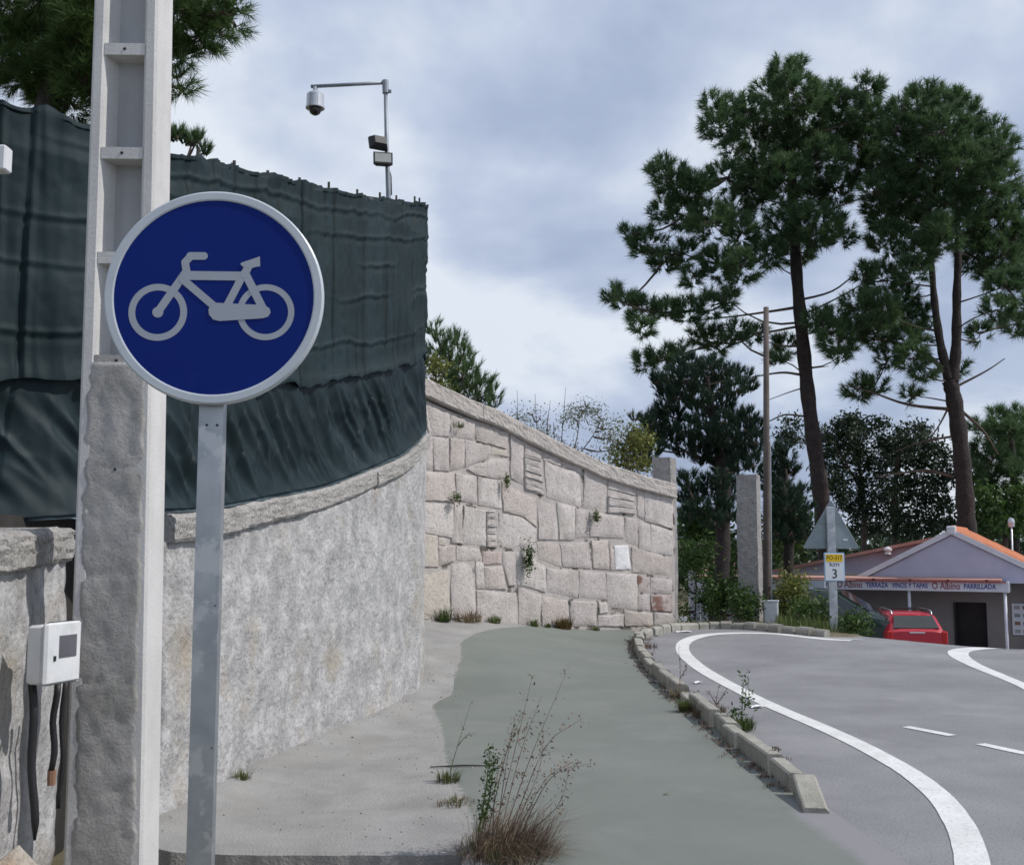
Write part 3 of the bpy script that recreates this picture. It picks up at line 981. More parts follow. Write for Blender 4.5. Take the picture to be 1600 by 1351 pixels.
def net_part(name, m, v0, v1, nv, off, lower, parent):
    n = len(NP)
    s = np.array(ns)[:, None] * np.ones((1, nv))
    f = np.linspace(0, 1, nv)[None, :] * np.ones((n, 1))
    v = v0 + (v1 - v0) * f
    zb = np.array(NZ)[:, None]
    ztp = np.array(ntop)[:, None]
    nn = np.array([tuple(nrm(NP, i)) for i in range(n)])
    base = np.array([tuple(p) for p in NP])
    ph = (s / PITCH) % 1.0
    sag = np.sin(np.pi * ph)
    ridge = lambda x, y: 1 - 4 * np.abs(vn(x, y))
    rg_ = np.random.default_rng(77)
    zz = zb + (ztp - zb) * v
    if not lower:
        d = 0.02 * sag + 0.02 * ridge(s * 4.3 + .4 * v, v * .7 + 3) + 0.014 * ridge(s * 1.1 + 9, v * 7.5) + 0.010 * ridge(s * 9 + 2 * v, v * 3 + 11)
        d += 0.010 * vn(s * 15, v * 6) + 0.006 * vn(s * 22, v * 40)
        # sharp upright creases where the cloth is tied, and level creases from folding
        x = 0.15
        while x < ns[-1]:
            w_ = rg_.uniform(.008, .016)
            wav = x + 0.03 * vn(v * 3 + x * 7, x * 3.1 + v * 0)
            d -= rg_.uniform(.012, .05) * np.exp(-((s - wav) / w_) ** 2) * (0.35 + 0.65 * np.clip(ridge(v * 2.3 + x, s * 0 + x * 1.7), 0, 1))
            d += rg_.uniform(.006, .018) * np.exp(-((s - wav - .03) / (w_ * 1.3)) ** 2)
            x += rg_.uniform(.10, .34)
        for vc_ in (.46, .62, .74, .84, .93):
            lv = vc_ + .03 * vn(s * 1.7, s * 0 + vc_ * 40) + .012 * vn(s * 7, s * 0 + vc_ * 17)
            msk = np.clip(ridge(s * .9 + vc_ * 31, s * 0 + 2) + .55, 0, 1)
            d += 0.011 * np.exp(-((v - lv) / .008) ** 2) * msk - 0.006 * np.exp(-((v - lv + .014) / .010) ** 2) * msk
        d += 0.03 * np.exp(-(f / .05) ** 2)
        zz = zz + np.where(f > .97, 0.04 * vn(s * 7, s * 0 + 1) - 0.03 * sag, 0)
        zz = zz + np.where(f < .03, 0.06 * (vn(s * 3.2, s * 0 + 8) + .5 * vn(s * 11, s * 0 + 2)), 0)
    else:
        diag = s * 3.0 + f * 2.2
        w = np.sin(np.pi * np.clip(f, 0, 1)) ** .7
        big = np.where(s > 2.2, .16, .05)
        d = 0.01 + w * (big * (0.5 - np.abs(vn(diag * 1.5, np.floor(s / PITCH) * 0 + f * .8 + s * .3)) * 2) * .6 + 0.09 * (.25 - np.abs(vn(diag * 3.7 + 5, f * 1.6))) + .05 * (.25 - np.abs(vn(s * 7 + f * 3, f * 4 + 3))))
        d += 0.012 * vn(s * 16, f * 7) + (1 - f) ** 6 * 0.07
        x = 0.3
        while x < ns[-1]:
            d -= rg_.uniform(.01, .03) * np.exp(-((s - x - .1 * f) / .014) ** 2) * w
            x += rg_.uniform(.2, .6)
    P = base[:, None, :] + nn[:, None, :] * (off + d)[..., None]
    P[..., 2] = zz
    I = np.arange(n * nv).reshape(n, nv)
    Fc = np.stack([I[:-1, :-1].ravel(), I[1:, :-1].ravel(), I[1:, 1:].ravel(), I[:-1, 1:].ravel()], 1)
    o = np_mesh(name, P.reshape(-1, 3), Fc, m, smooth=True)
    reparent(o, parent)
    return o


net_part('upper_net', 'net_up', 0.34, 1.0, 130, 0.012, False, fence)
net_part('lower_net', 'net_low', 0.015, 0.355, 64, -0.004, True, fence)
# folded hem lying on the coping
V = []
nv = 5
for i in range(len(NP)):
    nn = nrm(NP, i)
    s = ns[i]
    e = 0.075 + 0.03 * float(vn(s * 4, 2)) + 0.02 * float(vn(s * 13, 6))
    for k in range(nv):
        f = k / (nv - 1)
        q = NP[i] + nn * (0.0 + e * f)
        V.append((q.x, q.y, NZ[i] + 0.012 + 0.07 * (1 - f) ** 2 + 0.02 * float(vn(s * 12, k)) * (1 - f)))
I = np.arange(len(NP) * nv).reshape(-1, nv)
Fc = np.stack([I[:-1, :-1].ravel(), I[1:, :-1].ravel(), I[1:, 1:].ravel(), I[:-1, 1:].ravel()], 1)
reparent(np_mesh('net_hem', np.array(V), Fc, 'net_hem', smooth=True), fence)
bay = 0
for i in range(len(NP)):
    if ns[i] >= bay * PITCH:
        nn = nrm(NP, i)
        q = NP[i] - nn * 0.02
        up = 0.02 + 0.035 * random.random()
        b = MB()
        b.tube([(q.x, q.y, NZ[i] - .02), (q.x, q.y, ntop[i] + up)], 0.012, 6)
        reparent(b.build('fence_post', 'fencepost'), fence)
        bay += 1
b = MB()
b.tube([(NP[i].x - nrm(NP, i).x * .02, NP[i].y - nrm(NP, i).y * .02, ntop[i] - .03) for i in range(0, len(NP), 12)], 0.008, 5)
reparent(b.build('top_wire', 'fencepost'), fence)

# ================================================================== RIGHT STONE WALL
W0 = Vector((-1.95, 16.05, 0)); W1 = at(1049, 970, 20.9); W1.z = 0
WP = []
for k in range(25):
    f = k / 24
    p = W0.lerp(W1, f)
    d = (W1 - W0).normalized()
    WP.append(p + Vector((d.y, -d.x, 0)) * (-0.22 * 4 * f * (1 - f)))


def on_wall(px, py, off=0.0):
    d = ray(px, py)
    r = d.x / d.y
    best = None
    for i in range(len(WP) - 1):
        a, c = WP[i], WP[i + 1]
        fa, fc = a.x - r * a.y, c.x - r * c.y
        if (fa <= 0 <= fc) or (i == len(WP) - 2 and best is None) or (i == 0 and fa > 0):
            t = -fa / (fc - fa)
            if i == 0 and fa > 0:
                t = -fa / (fc - fa)
            p = a.lerp(c, t)
            best = (p, i)
            if fa <= 0 <= fc or (i == 0 and fa > 0):
                break
    p, i = best
    n_ = nrm(WP, i)
    z = EYE + d.z * (p.y / d.y)
    return Vector((p.x, p.y, z)) + n_ * off, n_


def z5(x, y):
    return 640 + x / 3.377, 580 + y / 3.377


TOPL = [(-60, 92), (20, 132), (90, 165), (215, 222), (340, 268), (450, 302), (600, 370), (800, 455), (1000, 540), (1200, 612), (1385, 650), (1420, 655)]
rw = empty('stone_wall', (0.5, 18.6, 0), 'high wall of large irregular pinkish granite blocks at the end of the path', 'wall')
# backing of mortar
V = []
NX, NZc = 50, 8
for i in range(NX):
    x = -60 + (1400 + 60) * i / (NX - 1)
    yt = interp(x, TOPL)
    for k in range(NZc):
        y = yt - 10 + (1390 - yt + 10) * k / (NZc - 1)
        p, n_ = on_wall(*z5(x, y))
        V.append(p)
b = MB()
I = lambda i, k: i * NZc + k
b.add(V, [(I(i, k), I(i + 1, k), I(i + 1, k + 1), I(i, k + 1)) for i in range(NX - 1) for k in range(NZc - 1)])
Vb = []
for i in range(NX):
    for k in (0, NZc - 1):
        p = V[I(i, k)]
        _, n_ = on_wall(*z5(-60 + 1460 * i / (NX - 1), 900))
        Vb.append(p - n_ * 0.45)
b.add(Vb, [(2 * i, 2 * i + 1, 2 * i + 3, 2 * i + 2) for i in range(NX - 1)])
reparent(b.build('wall_core', 'mortar', smooth=True), rw)

G, PA, PI, RD, YE, WH, RU = 'stone_grey', 'stone_pale', 'stone_pink', 'stone_red', 'stone_yellow', 'stone_white', 'stone_rust'
ST = [
    (G, (90, 165), (215, 225), (203, 347), (115, 340)), (G, (215, 228), (340, 272), (340, 362), (205, 350)), (G, (346, 275), (522, 325), (505, 412), (350, 368)),
    (G, (527, 330), (602, 374), (597, 600), (530, 563)), (G, (606, 378), (702, 420), (692, 466), (602, 440)), (G, (706, 425), (797, 462), (792, 502), (702, 470)),
    (PA, (708, 474), (792, 506), (893, 534), (910, 725), (720, 665)), (G, (801, 466), (913, 510), (906, 536), (801, 503)),
    (G, (918, 516), (1040, 562), (1036, 745), (914, 724)), (G, (1196, 618), (1234, 630), (1234, 785), (1200, 762)), (PA, (1239, 638), (1387, 656), (1387, 832), (1240, 790)),
    (PA, (70, 160), (88, 170), (114, 345), (100, 345)), (G, (60, 350), (117, 346), (122, 520), (60, 515)),
    (G, (120, 348), (202, 356), (207, 530), (125, 522)), (PI, (207, 353), (287, 364), (291, 512), (210, 527)), (G, (290, 362), (427, 394), (422, 456), (292, 508)),
    (YE, (430, 398), (516, 417), (522, 452), (428, 442)), (G, (300, 516), (430, 460), (525, 457), (530, 562), (460, 570), (345, 546)),
    (PI, (60, 525), (235, 535), (240, 688), (60, 682)), (G, (240, 537), (352, 552), (357, 702), (243, 682)), (PA, (356, 554), (472, 576), (487, 728), (360, 706)),
    (PI, (484, 578), (590, 640), (669, 664), (669, 822), (590, 764), (491, 738)), (G, (673, 666), (771, 690), (781, 888), (676, 888)), (PA, (776, 692), (871, 714), (869, 888), (786, 892)),
    (G, (875, 720), (942, 735), (947, 877), (873, 882)), (G, (946, 737), (1030, 750), (1127, 764), (1130, 882), (950, 874)), (G, (1133, 766), (1201, 780), (1206, 926), (1136, 902)),
    (G, (1205, 783), (1266, 796), (1271, 952), (1209, 937)), (PA, (1270, 800), (1387, 842), (1387, 972), (1275, 956)),
    (PA, (60, 690), (231, 692), (233, 880), (60, 850)), (G, (236, 692), (277, 700), (273, 914), (214, 903)), (PA, (281, 706), (396, 735), (401, 927), (278, 914)),
    (PA, (468, 744), (590, 770), (666, 830), (661, 948), (560, 944), (475, 938)),
    (YE, (60, 856), (145, 862), (149, 1035), (60, 1032)), (YE, (150, 872), (190, 884), (188, 920), (152, 916)), (PI, (151, 926), (240, 920), (236, 1002), (155, 1030)),
    (G, (245, 920), (370, 936), (376, 1002), (245, 997)), (RD, (380, 946), (482, 952), (484, 1016), (385, 1020)), (G, (489, 945), (556, 950), (557, 1132), (520, 1132), (490, 1022)),
    (PI, (670, 897), (786, 908), (801, 1031), (680, 992)), (G, (790, 909), (945, 897), (956, 1041), (808, 1032)), (PI, (955, 892), (1046, 888), (1056, 1051), (965, 1041)),
    (PI, (1051, 893), (1078, 940), (1080, 1049), (1059, 1051)), (WH, (1076, 920), (1152, 917), (1165, 1046), (1083, 1048)), (PI, (1166, 926), (1207, 937), (1384, 986), (1380, 1088), (1171, 1060)),
    (YE, (60, 1042), (205, 1046), (210, 1305), (60, 1310)), (G, (215, 1010), (336, 1005), (346, 1293), (216, 1302)), (PA, (345, 1000), (386, 1006), (396, 1147), (350, 1148)),
    (PI, (392, 1030), (490, 1028), (506, 1152), (400, 1148)), (PA, (562, 952), (657, 955), (662, 1000), (715, 1030), (716, 1166), (620, 1138), (568, 1128)),
    (G, (720, 1038), (890, 1048), (886, 1197), (725, 1166)), (G, (894, 1050), (1030, 1064), (1041, 1207), (891, 1197)), (PA, (1034, 1064), (1196, 1070), (1201, 1260), (1046, 1247)),
    (RU, (1201, 1076), (1266, 1086), (1263, 1167), (1206, 1167)), (G, (1270, 1086), (1384, 1100), (1384, 1172), (1268, 1169)), (G, (1206, 1175), (1266, 1176), (1266, 1262), (1206, 1254)),
    (RU, (1270, 1177), (1384, 1180), (1384, 1268), (1271, 1263)),
    (G, (350, 1156), (560, 1166), (566, 1345), (350, 1345)), (G, (570, 1137), (692, 1181), (692, 1345), (573, 1345)), (PI, (697, 1186), (836, 1206), (841, 1345), (698, 1345)),
    (G, (841, 1210), (986, 1216), (988, 1345), (845, 1345)), (PA, (991, 1216), (1040, 1217), (1046, 1272), (1000, 1278)), (G, (991, 1287), (1130, 1280), (1127, 1345), (992, 1345)),
    (PI, (1130, 1266), (1280, 1272), (1282, 1345), (1134, 1345)), (G, (1286, 1272), (1386, 1277), (1386, 1345), (1288, 1345)), (G, (60, 1313), (345, 1302), (345, 1350), (60, 1350)),
    (PA, (1200, 600), (1205, 612), (1240, 630), (1236, 628)),
]
ST = ST[:-1]


def stone(poly, m, name='stone', proud=0.020, jit=2.8, seg=20.0):
    pts = []
    for i in range(len(poly)):
        a, c = poly[i], poly[(i + 1) % len(poly)]
        L = math.hypot(c[0] - a[0], c[1] - a[1])
        k = max(1, min(7, int(L / seg)))
        for j in range(k):
            f = j / k
            jj = jit if j else jit * .5
            pts.append((a[0] + (c[0] - a[0]) * f + random.uniform(-jj, jj), a[1] + (c[1] - a[1]) * f + random.uniform(-jj, jj)))
    cx = sum(p[0] for p in pts) / len(pts)
    cy = sum(p[1] for p in pts) / len(pts)
    pr = proud * random.uniform(.55, 1.25)
    tx, ty = random.uniform(-.012, .012), random.uniform(-.012, .012)
    r0, r1, r2, r3 = [], [], [], []
    for x, y in pts:
        dx_, dy_ = cx - x, cy - y
        L = math.hypot(dx_, dy_) + 1e-6
        sh = lambda k: (x + dx_ / L * min(k, L * .4), y + dy_ / L * min(k, L * .4))
        fx, fy = (x - cx) / 80, (y - cy) / 80
        r0.append(on_wall(*z5(*sh(0.5)), -.02)[0])
        r1.append(on_wall(*z5(*sh(1.2)), pr * .62 + tx * fx + ty * fy)[0])
        r2.append(on_wall(*z5(*sh(5)), pr + tx * fx + ty * fy + random.uniform(-.002, .002))[0])
        r3.append(on_wall(*z5(x + dx_ * .5, y + dy_ * .5), pr + .003 + random.uniform(-.003, .003))[0])
    n = len(pts)
    b = MB()
    b.loft([r0, r1, r2, r3])
    c = on_wall(*z5(cx, cy), pr + .004)[0]
    o0 = len(b.v)
    b.v.append(tuple(c))
    for j in range(n):
        b.f.append((3 * n + j, 3 * n + (j + 1) % n, o0))
    o = b.build(name, m, smooth=True)
    md = o.modifiers.new('edges', 'EDGE_SPLIT')
    md.split_angle = R(35)
    return o


for e in ST:
    reparent(stone(e[1:], e[0]), rw)


def slats(xl0, xl1, yl0, yl1, xr0, xr1, yr0, yr1, k, first=True):
    """thin courses with white mortar between: left edge (xl0,yl0)-(xl1,yl1), right edge (xr0,yr0)-(xr1,yr1)"""
    for i in range(k):
        f0, f1 = i / k, (i + 1) / k
        g = 0.16 / k
        L = lambda f: (xl0 + (xl1 - xl0) * f, yl0 + (yl1 - yl0) * f)
        Rr = lambda f: (xr0 + (xr1 - xr0) * f, yr0 + (yr1 - yr0) * f)
        reparent(stone([L(f0 + g), Rr(f0 + g), Rr(f1), L(f1)], G, 'thin_stone', 0.035, 1.0), rw)
        reparent(stone([L(f0 + g * .15), Rr(f0 + g * .15), Rr(f0 + g * .8), L(f0 + g * .8)], 'whitemortar', 'mortar_seam', 0.05, 0.6), rw)


slats(602, 604, 446, 618, 690, 706, 470, 655, 5)
slats(1044, 1042, 566, 744, 1182, 1190, 612, 752, 4)
slats(402, 406, 738, 926, 446, 460, 732, 930, 5)

# coping of the stone wall
cp, czs = [], []
for x in [-60, 20, 90, 160, 215, 340, 450, 600, 800, 1000, 1200, 1392]:
    p, n_ = on_wall(*z5(x, interp(x, TOPL)))
    cp.append(Vector((p.x, p.y, 0)))
    top = [(-60, 0), (80, 45), (300, 150), (450, 205), (560, 265), (800, 385), (1000, 480), (1200, 545), (1400, 600)]
    czs.append(at(*z5(x, interp(x, top)), p.y).z)
thk = []
coping_run(cp, czs, rw, 1.5, th=0.27, over=0.10, depth=0.6, m='coping_far', amp=0.018, gap=0.004)

# ------------------------------------------------------------------ granite pillars
def pillar(pxl, pxm, pxr, ytop, Y, label, zb, w=None):
    """pxl..pxm is the front face, pxm..pxr the right face"""
    pm = at(pxm, 900, Y)
    pl_ = at(pxl, 900, Y + 0.16)
    fr = Vector((pl_.x - pm.x, pl_.y - pm.y, 0))
    wid = fr.length
    fr.normalize()
    back = Vector((-fr.y, fr.x, 0))
    if back.y < 0:
        back = -back
    zt_ = at(pxm, ytop, Y).z
    dep = wid
    c = Vector((pm.x, pm.y, 0)) + fr * wid / 2 + back * dep / 2
    b = MB()
    nzs = 26
    rings = []
    for k in range(nzs):
        z = zb + (zt_ - zb) * k / (nzs - 1)
        ring = []
        m_ = 6
        corners = [(-.5, -.5), (.5, -.5), (.5, .5), (-.5, .5)]
        for ci in range(4):
            a, d = corners[ci], corners[(ci + 1) % 4]
            for j in range(m_):
                u = a[0] + (d[0] - a[0]) * j / m_
                v = a[1] + (d[1] - a[1]) * j / m_
                q = c - fr * (u * wid) + back * (v * dep)
                jj = 0.012 * float(vn(z * 7 + ci * 3.3, j * 1.9 + ci * 7)) * 2
                q = q + (q - c).normalized() * jj
                ring.append(Vector((q.x, q.y, z + (0.012 * float(vn(u * 9, v * 9)) if k == nzs - 1 else 0))))
        rings.append(ring)
    b.loft(rings, True, True)
    o = b.build('granite_pillar', 'granite')
    tag(o, label, 'pillar', 'granite gate pillars')
    return o


pillar(1021, 1050, 1060, 714, 21.05, 'square granite pillar butting against the end of the stone wall', -0.3)
pillar(1153, 1185, 1194, 741, 21.6, 'free-standing square granite pillar beside the wooden pole', -0.4)

# ================================================================== CONCRETE UTILITY POLE
PY = 4.75
PD = 0.25
up = empty('concrete_utility_pole', (-1.75, PY, -.15), 'pale concrete utility pole with ladder-like recesses, right behind the sign', 'pole')
EL = lambda y: 147 + (100 - 147) * y / 1300     # left edge of the front face
ER = lambda y: 246 + (222 - 246) * y / 1300
zs_of = lambda y: at(160, y, PY).z


def pole_x(y, f):
    """x of the fraction f across the front face at photo row y"""
    return at(EL(y) + (ER(y) - EL(y)) * f, y, PY).x


def slab(y0, y1, f0, f1, d0, d1, jit=0.0, bev=0.0):
    """tapering block between rows y0 (upper) and y1 (lower), fractions f0..f1, depth d0..d1 behind the face"""
    p = []
    for y in (y1, y0):
        z = zs_of(y)
        xa, xb = pole_x(y, f0), pole_x(y, f1)
        p += [(xa, PY + d0, z), (xb, PY + d0, z), (xb, PY + d1, z), (xa, PY + d1, z)]
    return p


def flange(f0, f1, name, dl=0.0, dr=0.0):
    b = MB()
    rings = []
    for k in range(14):
        y = 1480 - k * (1480 + 180) / 13
        z = zs_of(y)
        xa, xb = pole_x(y, f0), pole_x(y, f1)
        c = 0.012
        wf = pole_x(y, 1.0) - pole_x(y, 0.0)
        xb2, xa2 = xb + dr * wf, xa - dl * wf
        rings.append([Vector(q) for q in ((xa + c, PY, z), (xb - c, PY, z), (xb, PY + c, z), (xb2, PY + .088, z), (xb2, PY + PD - c, z), (xb2 - c, PY + PD, z), (xa2 + c, PY + PD, z), (xa2, PY + PD - c, z), (xa2, PY + .088, z), (xa, PY + c, z))])
    b.loft(rings, True, True)
    reparent(b.build(name, 'poleconc'), up)


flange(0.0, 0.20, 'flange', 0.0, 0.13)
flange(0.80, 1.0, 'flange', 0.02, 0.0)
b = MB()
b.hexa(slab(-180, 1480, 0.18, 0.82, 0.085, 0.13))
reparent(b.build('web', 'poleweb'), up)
ribs = [-86, 76, 238.5, 402, 563, 730, 898, 1066, 1233, 1400]
for y in ribs:
    b = MB()
    if y > 600:
        b = MB()
        b.lathe([(0.0005, -0.0015), (0.006, -0.0015), (0.006, 0.012)], Vector((pole_x(y, .53), PY - 0.002, zs_of(y + 3))), 10, 'y')
        if y in (730, 1066):
            reparent(b.build('bolt_hole', 'black'), up)
        continue
    dd = 0.004
    q = [Vector(p) for p in slab(y - 9, y + 9, 0.19, 0.81, dd, 0.19)]
    s2 = [Vector(p) for p in slab(y - 19, y + 13, 0.19, 0.81, dd, 0.19)]
    for i in (2, 3, 6, 7):
        q[i] = s2[i]
    b.hexa(q)
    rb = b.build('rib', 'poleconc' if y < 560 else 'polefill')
    reparent(rb, up)
    b = MB()
    c = Vector((pole_x(y, .5), PY + dd - 0.001, zs_of(y)))
    b.lathe([(0.0005, -0.0015), (0.0068, -0.0015), (0.0068, 0.004)], c, 10, 'y')
    o = b.build('bolt_hole', 'black')
    reparent(o, up)
# the lower recesses are filled with mortar: one uneven face with faint grooves where the ribs are
b = MB()
nu, nw = 16, 120
V = []
for j in range(nw):
    for i in range(nu):
        fu, fw = i / (nu - 1), j / (nw - 1)
        y = 566 + (1440 - 566) * fw
        f = 0.10 + 0.82 * fu + (.07 * float(vn(y * .045, fu * .7)) + .03 * float(vn(y * .16, fu))) * (1 if abs(fu - .5) > .4 else 0)
        gr_ = max(math.exp(-((y - rr_ - 6 * float(vn(fu * 3, rr_ * .37))) / 5.0) ** 2) for rr_ in ribs[5:])
        gr_ *= max(0.0, 0.55 + 1.3 * float(vn(fu * 4 + y * .01, y * .004 + 3)))
        d = -0.003 * ss(min(fu, 1 - fu) / .07) + .006 * gr_ + 0.007 * float(vn(fu * 4, y * .03)) + .005 * float(vn(fu * 9, y * .08)) + .003 * float(vn(fu * 21, y * .2))
        V.append((pole_x(y, f), PY + d, zs_of(y)))
Fc = [(j * nu + i, j * nu + i + 1, (j + 1) * nu + i + 1, (j + 1) * nu + i) for j in range(nw - 1) for i in range(nu - 1)]
V += [(p[0], PY + .08, p[2]) for p in V]
k = nu * nw
rim = [i for i in range(nu)] + [j * nu + nu - 1 for j in range(1, nw)] + [(nw - 1) * nu + i for i in range(nu - 2, -1, -1)] + [j * nu for j in range(nw - 2, 0, -1)]
Fc += [(rim[i], rim[(i + 1) % len(rim)], rim[(i + 1) % len(rim)] + k, rim[i] + k) for i in range(len(rim))]
b.add(V, Fc)
reparent(b.build('mortar_infill', 'polefill', smooth=True), up)

up.rotation_euler.z = R(1.5)

# ------------------------------------------------------------------ meter box
bx0 = at(40, 1000, 4.4)
bx1 = at(78, 1000, 4.4)
zt_, zb_ = at(60, 973, 4.4).z, at(60, 1070, 4.4).z
ax_d = Vector((0.955, -0.297, 0)).normalized()      # depth of the box, away from the wall
ax_w = Vector((-ax_d.y, ax_d.x, 0))              # along the wall, away from the viewer
depth = (bx1 - bx0).length * 1.02
mbx = empty('meter_box', (bx0.x, bx0.y, zb_), 'small white plastic meter box with dark window fixed to the wall beside the pole', 'meter box')
AX = (ax_d, ax_w, Vector((0, 0, 1)))
hz = zt_ - zb_
base = Vector((bx0.x, bx0.y, zb_))
b = MB(); b.box(base + ax_d * (depth * .36) + ax_w * .1 + Vector((0, 0, hz * .48)), (depth * .76, .185, hz * .95), AX, .008)
reparent(b.build('housing', 'meterwhite'), mbx)
b = MB(); b.box(base + ax_d * (depth * .88) + ax_w * .105 + Vector((0, 0, hz * .5)), (depth * .26, .21, hz * 1.02), AX, .010)
door = b.build('door', 'meterwhite'); reparent(door, mbx)
b = MB(); b.box(base + ax_d * (depth * 1.012) + ax_w * .125 + Vector((0, 0, hz * .60)), (.006, .10, hz * .36), AX)
o = b.build('window', 'meterglass'); reparent(o, mbx)
b = MB(); b.box(base + ax_d * (depth * 1.012) + ax_w * .05 + Vector((0, 0, hz * .42)), (.008, .012, .02), AX)
reparent(b.build('latch', 'black'), mbx)
for k, (xa, ya, xb, yb, rr, gl) in enumerate(((50, 1066, 53, 1312, .017, False), (88, 1068, 81, 1205, .0145, True), (101, 1060, 93, 1262, .011, False))):
    Yk = (4.47, 4.62, 4.70)[k]
    pts = [at(xa + (xb - xa) * f + 2.5 * math.sin(f * 9 + k), ya + (yb - ya) * f, Yk) for f in [i / 9 for i in range(10)]]
    b = MB(); b.tube(pts, [rr] * 8 + [rr * .95, rr * (.3 if k == 0 else .9)], 8)
    reparent(b.build('cable', 'cable', smooth=True), mbx)
    if gl:
        b = MB(); b.tube([at(81, 1203, Yk), at(80, 1226, Yk)], [.019, .017], 8)
        reparent(b.build('cable_gland', 'insulator'), mbx)

# rubble at the foot of the short wall
def rock(c, r, name, label, m='rock', seed=0, group=None):
    rg = np.random.default_rng(seed)
    b = MB()
    rings = []
    nn_, mm = 12, 9
    for i in range(mm):
        th = math.pi * (i + .001) / (mm - 1 + .002)
        ring = []
        for j in range(nn_):
            ph = 2 * math.pi * j / nn_
            d = Vector((math.sin(th) * math.cos(ph), math.sin(th) * math.sin(ph), math.cos(th)))
            k = 1 + .45 * float(vn(d.x * 1.7 + seed, d.y * 1.7 + d.z * 1.3)) + .22 * float(vn(d.x * 5 + d.z * 4, d.y * 5 + seed))
            ring.append(Vector(c) + Vector((d.x * r[0], d.y * r[1], d.z * r[2])) * k)
        rings.append(ring)
    b.loft(rings, True, True)
    o = b.build(name, m)
    tag(o, label, 'rock', group)
    return o


rock((-1.86, 4.28, 0.06), (.20, .22, .36), 'rubble_stone', 'large orange-brown rubble stone below the meter box', 'rock', 3, 'rubble stones')
rock((-2.02, 4.02, 0.08), (.15, .2, .32), 'rubble_stone', 'grey rubble stone at the bottom corner of the frame', 'granite', 8, 'rubble stones')

# white board edge at the far left
e = at(4, 245, 3.9)
b = MB(); b.box((e.x - .28, 3.93, e.z), (.58, .06, .095), None, .006)
bd = empty('white_sign_arm', (e.x - .4, 3.93, -.15), 'edge of a white board at the left frame border in front of the net', 'board')
reparent(b.build('board', 'meterwhite'), bd)
b = MB(); b.tube([(e.x - .4, 3.985, -.2), (e.x - .4, 3.985, e.z + .1)], .022, 10)
reparent(b.build('post', 'galv'), bd)

# ================================================================== CYCLE PATH SIGN
SY = 3.0
sc_ = at(335.5, 464.5, SY)
RAD = 0.3
sg = empty('bicycle_sign', (sc_.x, SY, -.2), 'round blue traffic sign with a white bicycle on a galvanised post', 'traffic sign')
b = MB(); b.lathe([(.001, -.006), (RAD - .02, -.006), (RAD - .02, -.002), (.001, -.002)], sc_, 72, 'y')
reparent(b.build('sign_face', 'signblue'), sg)
b = MB()
prof = [(RAD - .026, -.002), (RAD - .026, -.0075), (RAD - .022, -.0095), (RAD - .004, -.0095), (RAD, -.006), (RAD + .001, .012), (RAD - .004, .022), (RAD - .012, .022), (RAD - .012, .002)]
n = 96
rings = []
for k in range(n + 1):
    a = 2 * math.pi * k / n
    rings.append([sc_ + Vector((r_ * math.cos(a), h, r_ * math.sin(a))) for r_, h in prof])
b.loft(rings, closed=True)
reparent(b.build('rim', 'signrim', smooth=False), sg)

pic = MB()
K = RAD / 597.0
lay = [0]


def P3(x, y):
    return sc_ + Vector(((x - 677) * K, -.0064 - lay[0] * .00012, -(y - 672) * K))


def fan(pts):
    lay[0] += 1
    pic.add([P3(*p) for p in pts], [tuple(range(len(pts)))])


def ringp(cx, cy, ro, ri, n=56):
    lay[0] += 1
    V = []
    for k in range(n):
        a = 2 * math.pi * k / n
        V += [P3(cx + ro * math.cos(a), cy + ro * math.sin(a)), P3(cx + ri * math.cos(a), cy + ri * math.sin(a))]
    pic.add(V, [(2 * k, (2 * k + 2) % (2 * n), (2 * k + 3) % (2 * n), 2 * k + 1) for k in range(n)])


def stroke(x0, y0, x1, y1, w, w1=None, cap=True):
    w1 = w1 or w
    a = math.atan2(y1 - y0, x1 - x0)
    pts = []
    for k in range(9):
        t = a + math.pi / 2 + math.pi * k / 8
        pts.append((x0 + w / 2 * math.cos(t), y0 + w / 2 * math.sin(t)))
    for k in range(9):
        t = a - math.pi / 2 + math.pi * k / 8
        pts.append((x1 + w1 / 2 * math.cos(t), y1 + w1 / 2 * math.sin(t)))
    fan(pts)


ringp(373, 762, 159, 122)
ringp(960, 755, 157, 123)
stroke(373, 762, 373.5, 762, 60)
stroke(373, 762, 522, 530, 44)
stroke(522, 530, 513, 480, 42)
stroke(513, 480, 545, 443, 42)
stroke(540, 444, 615, 443, 43)
stroke(515, 554, 840, 554, 50)
stroke(505, 578, 690, 735, 42)
stroke(833, 545, 742, 735, 42)
stroke(842, 535, 950, 745, 44)
stroke(862, 495, 840, 545, 44)
fan([(815, 486), (822, 478), (922, 442), (925, 498), (905, 500), (870, 512), (828, 500)])
fan([(660, 716), (690, 706), (955, 716), (982, 735), (988, 757), (975, 780), (945, 790), (710, 808), (675, 800), (652, 772), (648, 745)])
reparent(pic.build('bicycle_symbol', 'signwhite'), sg)
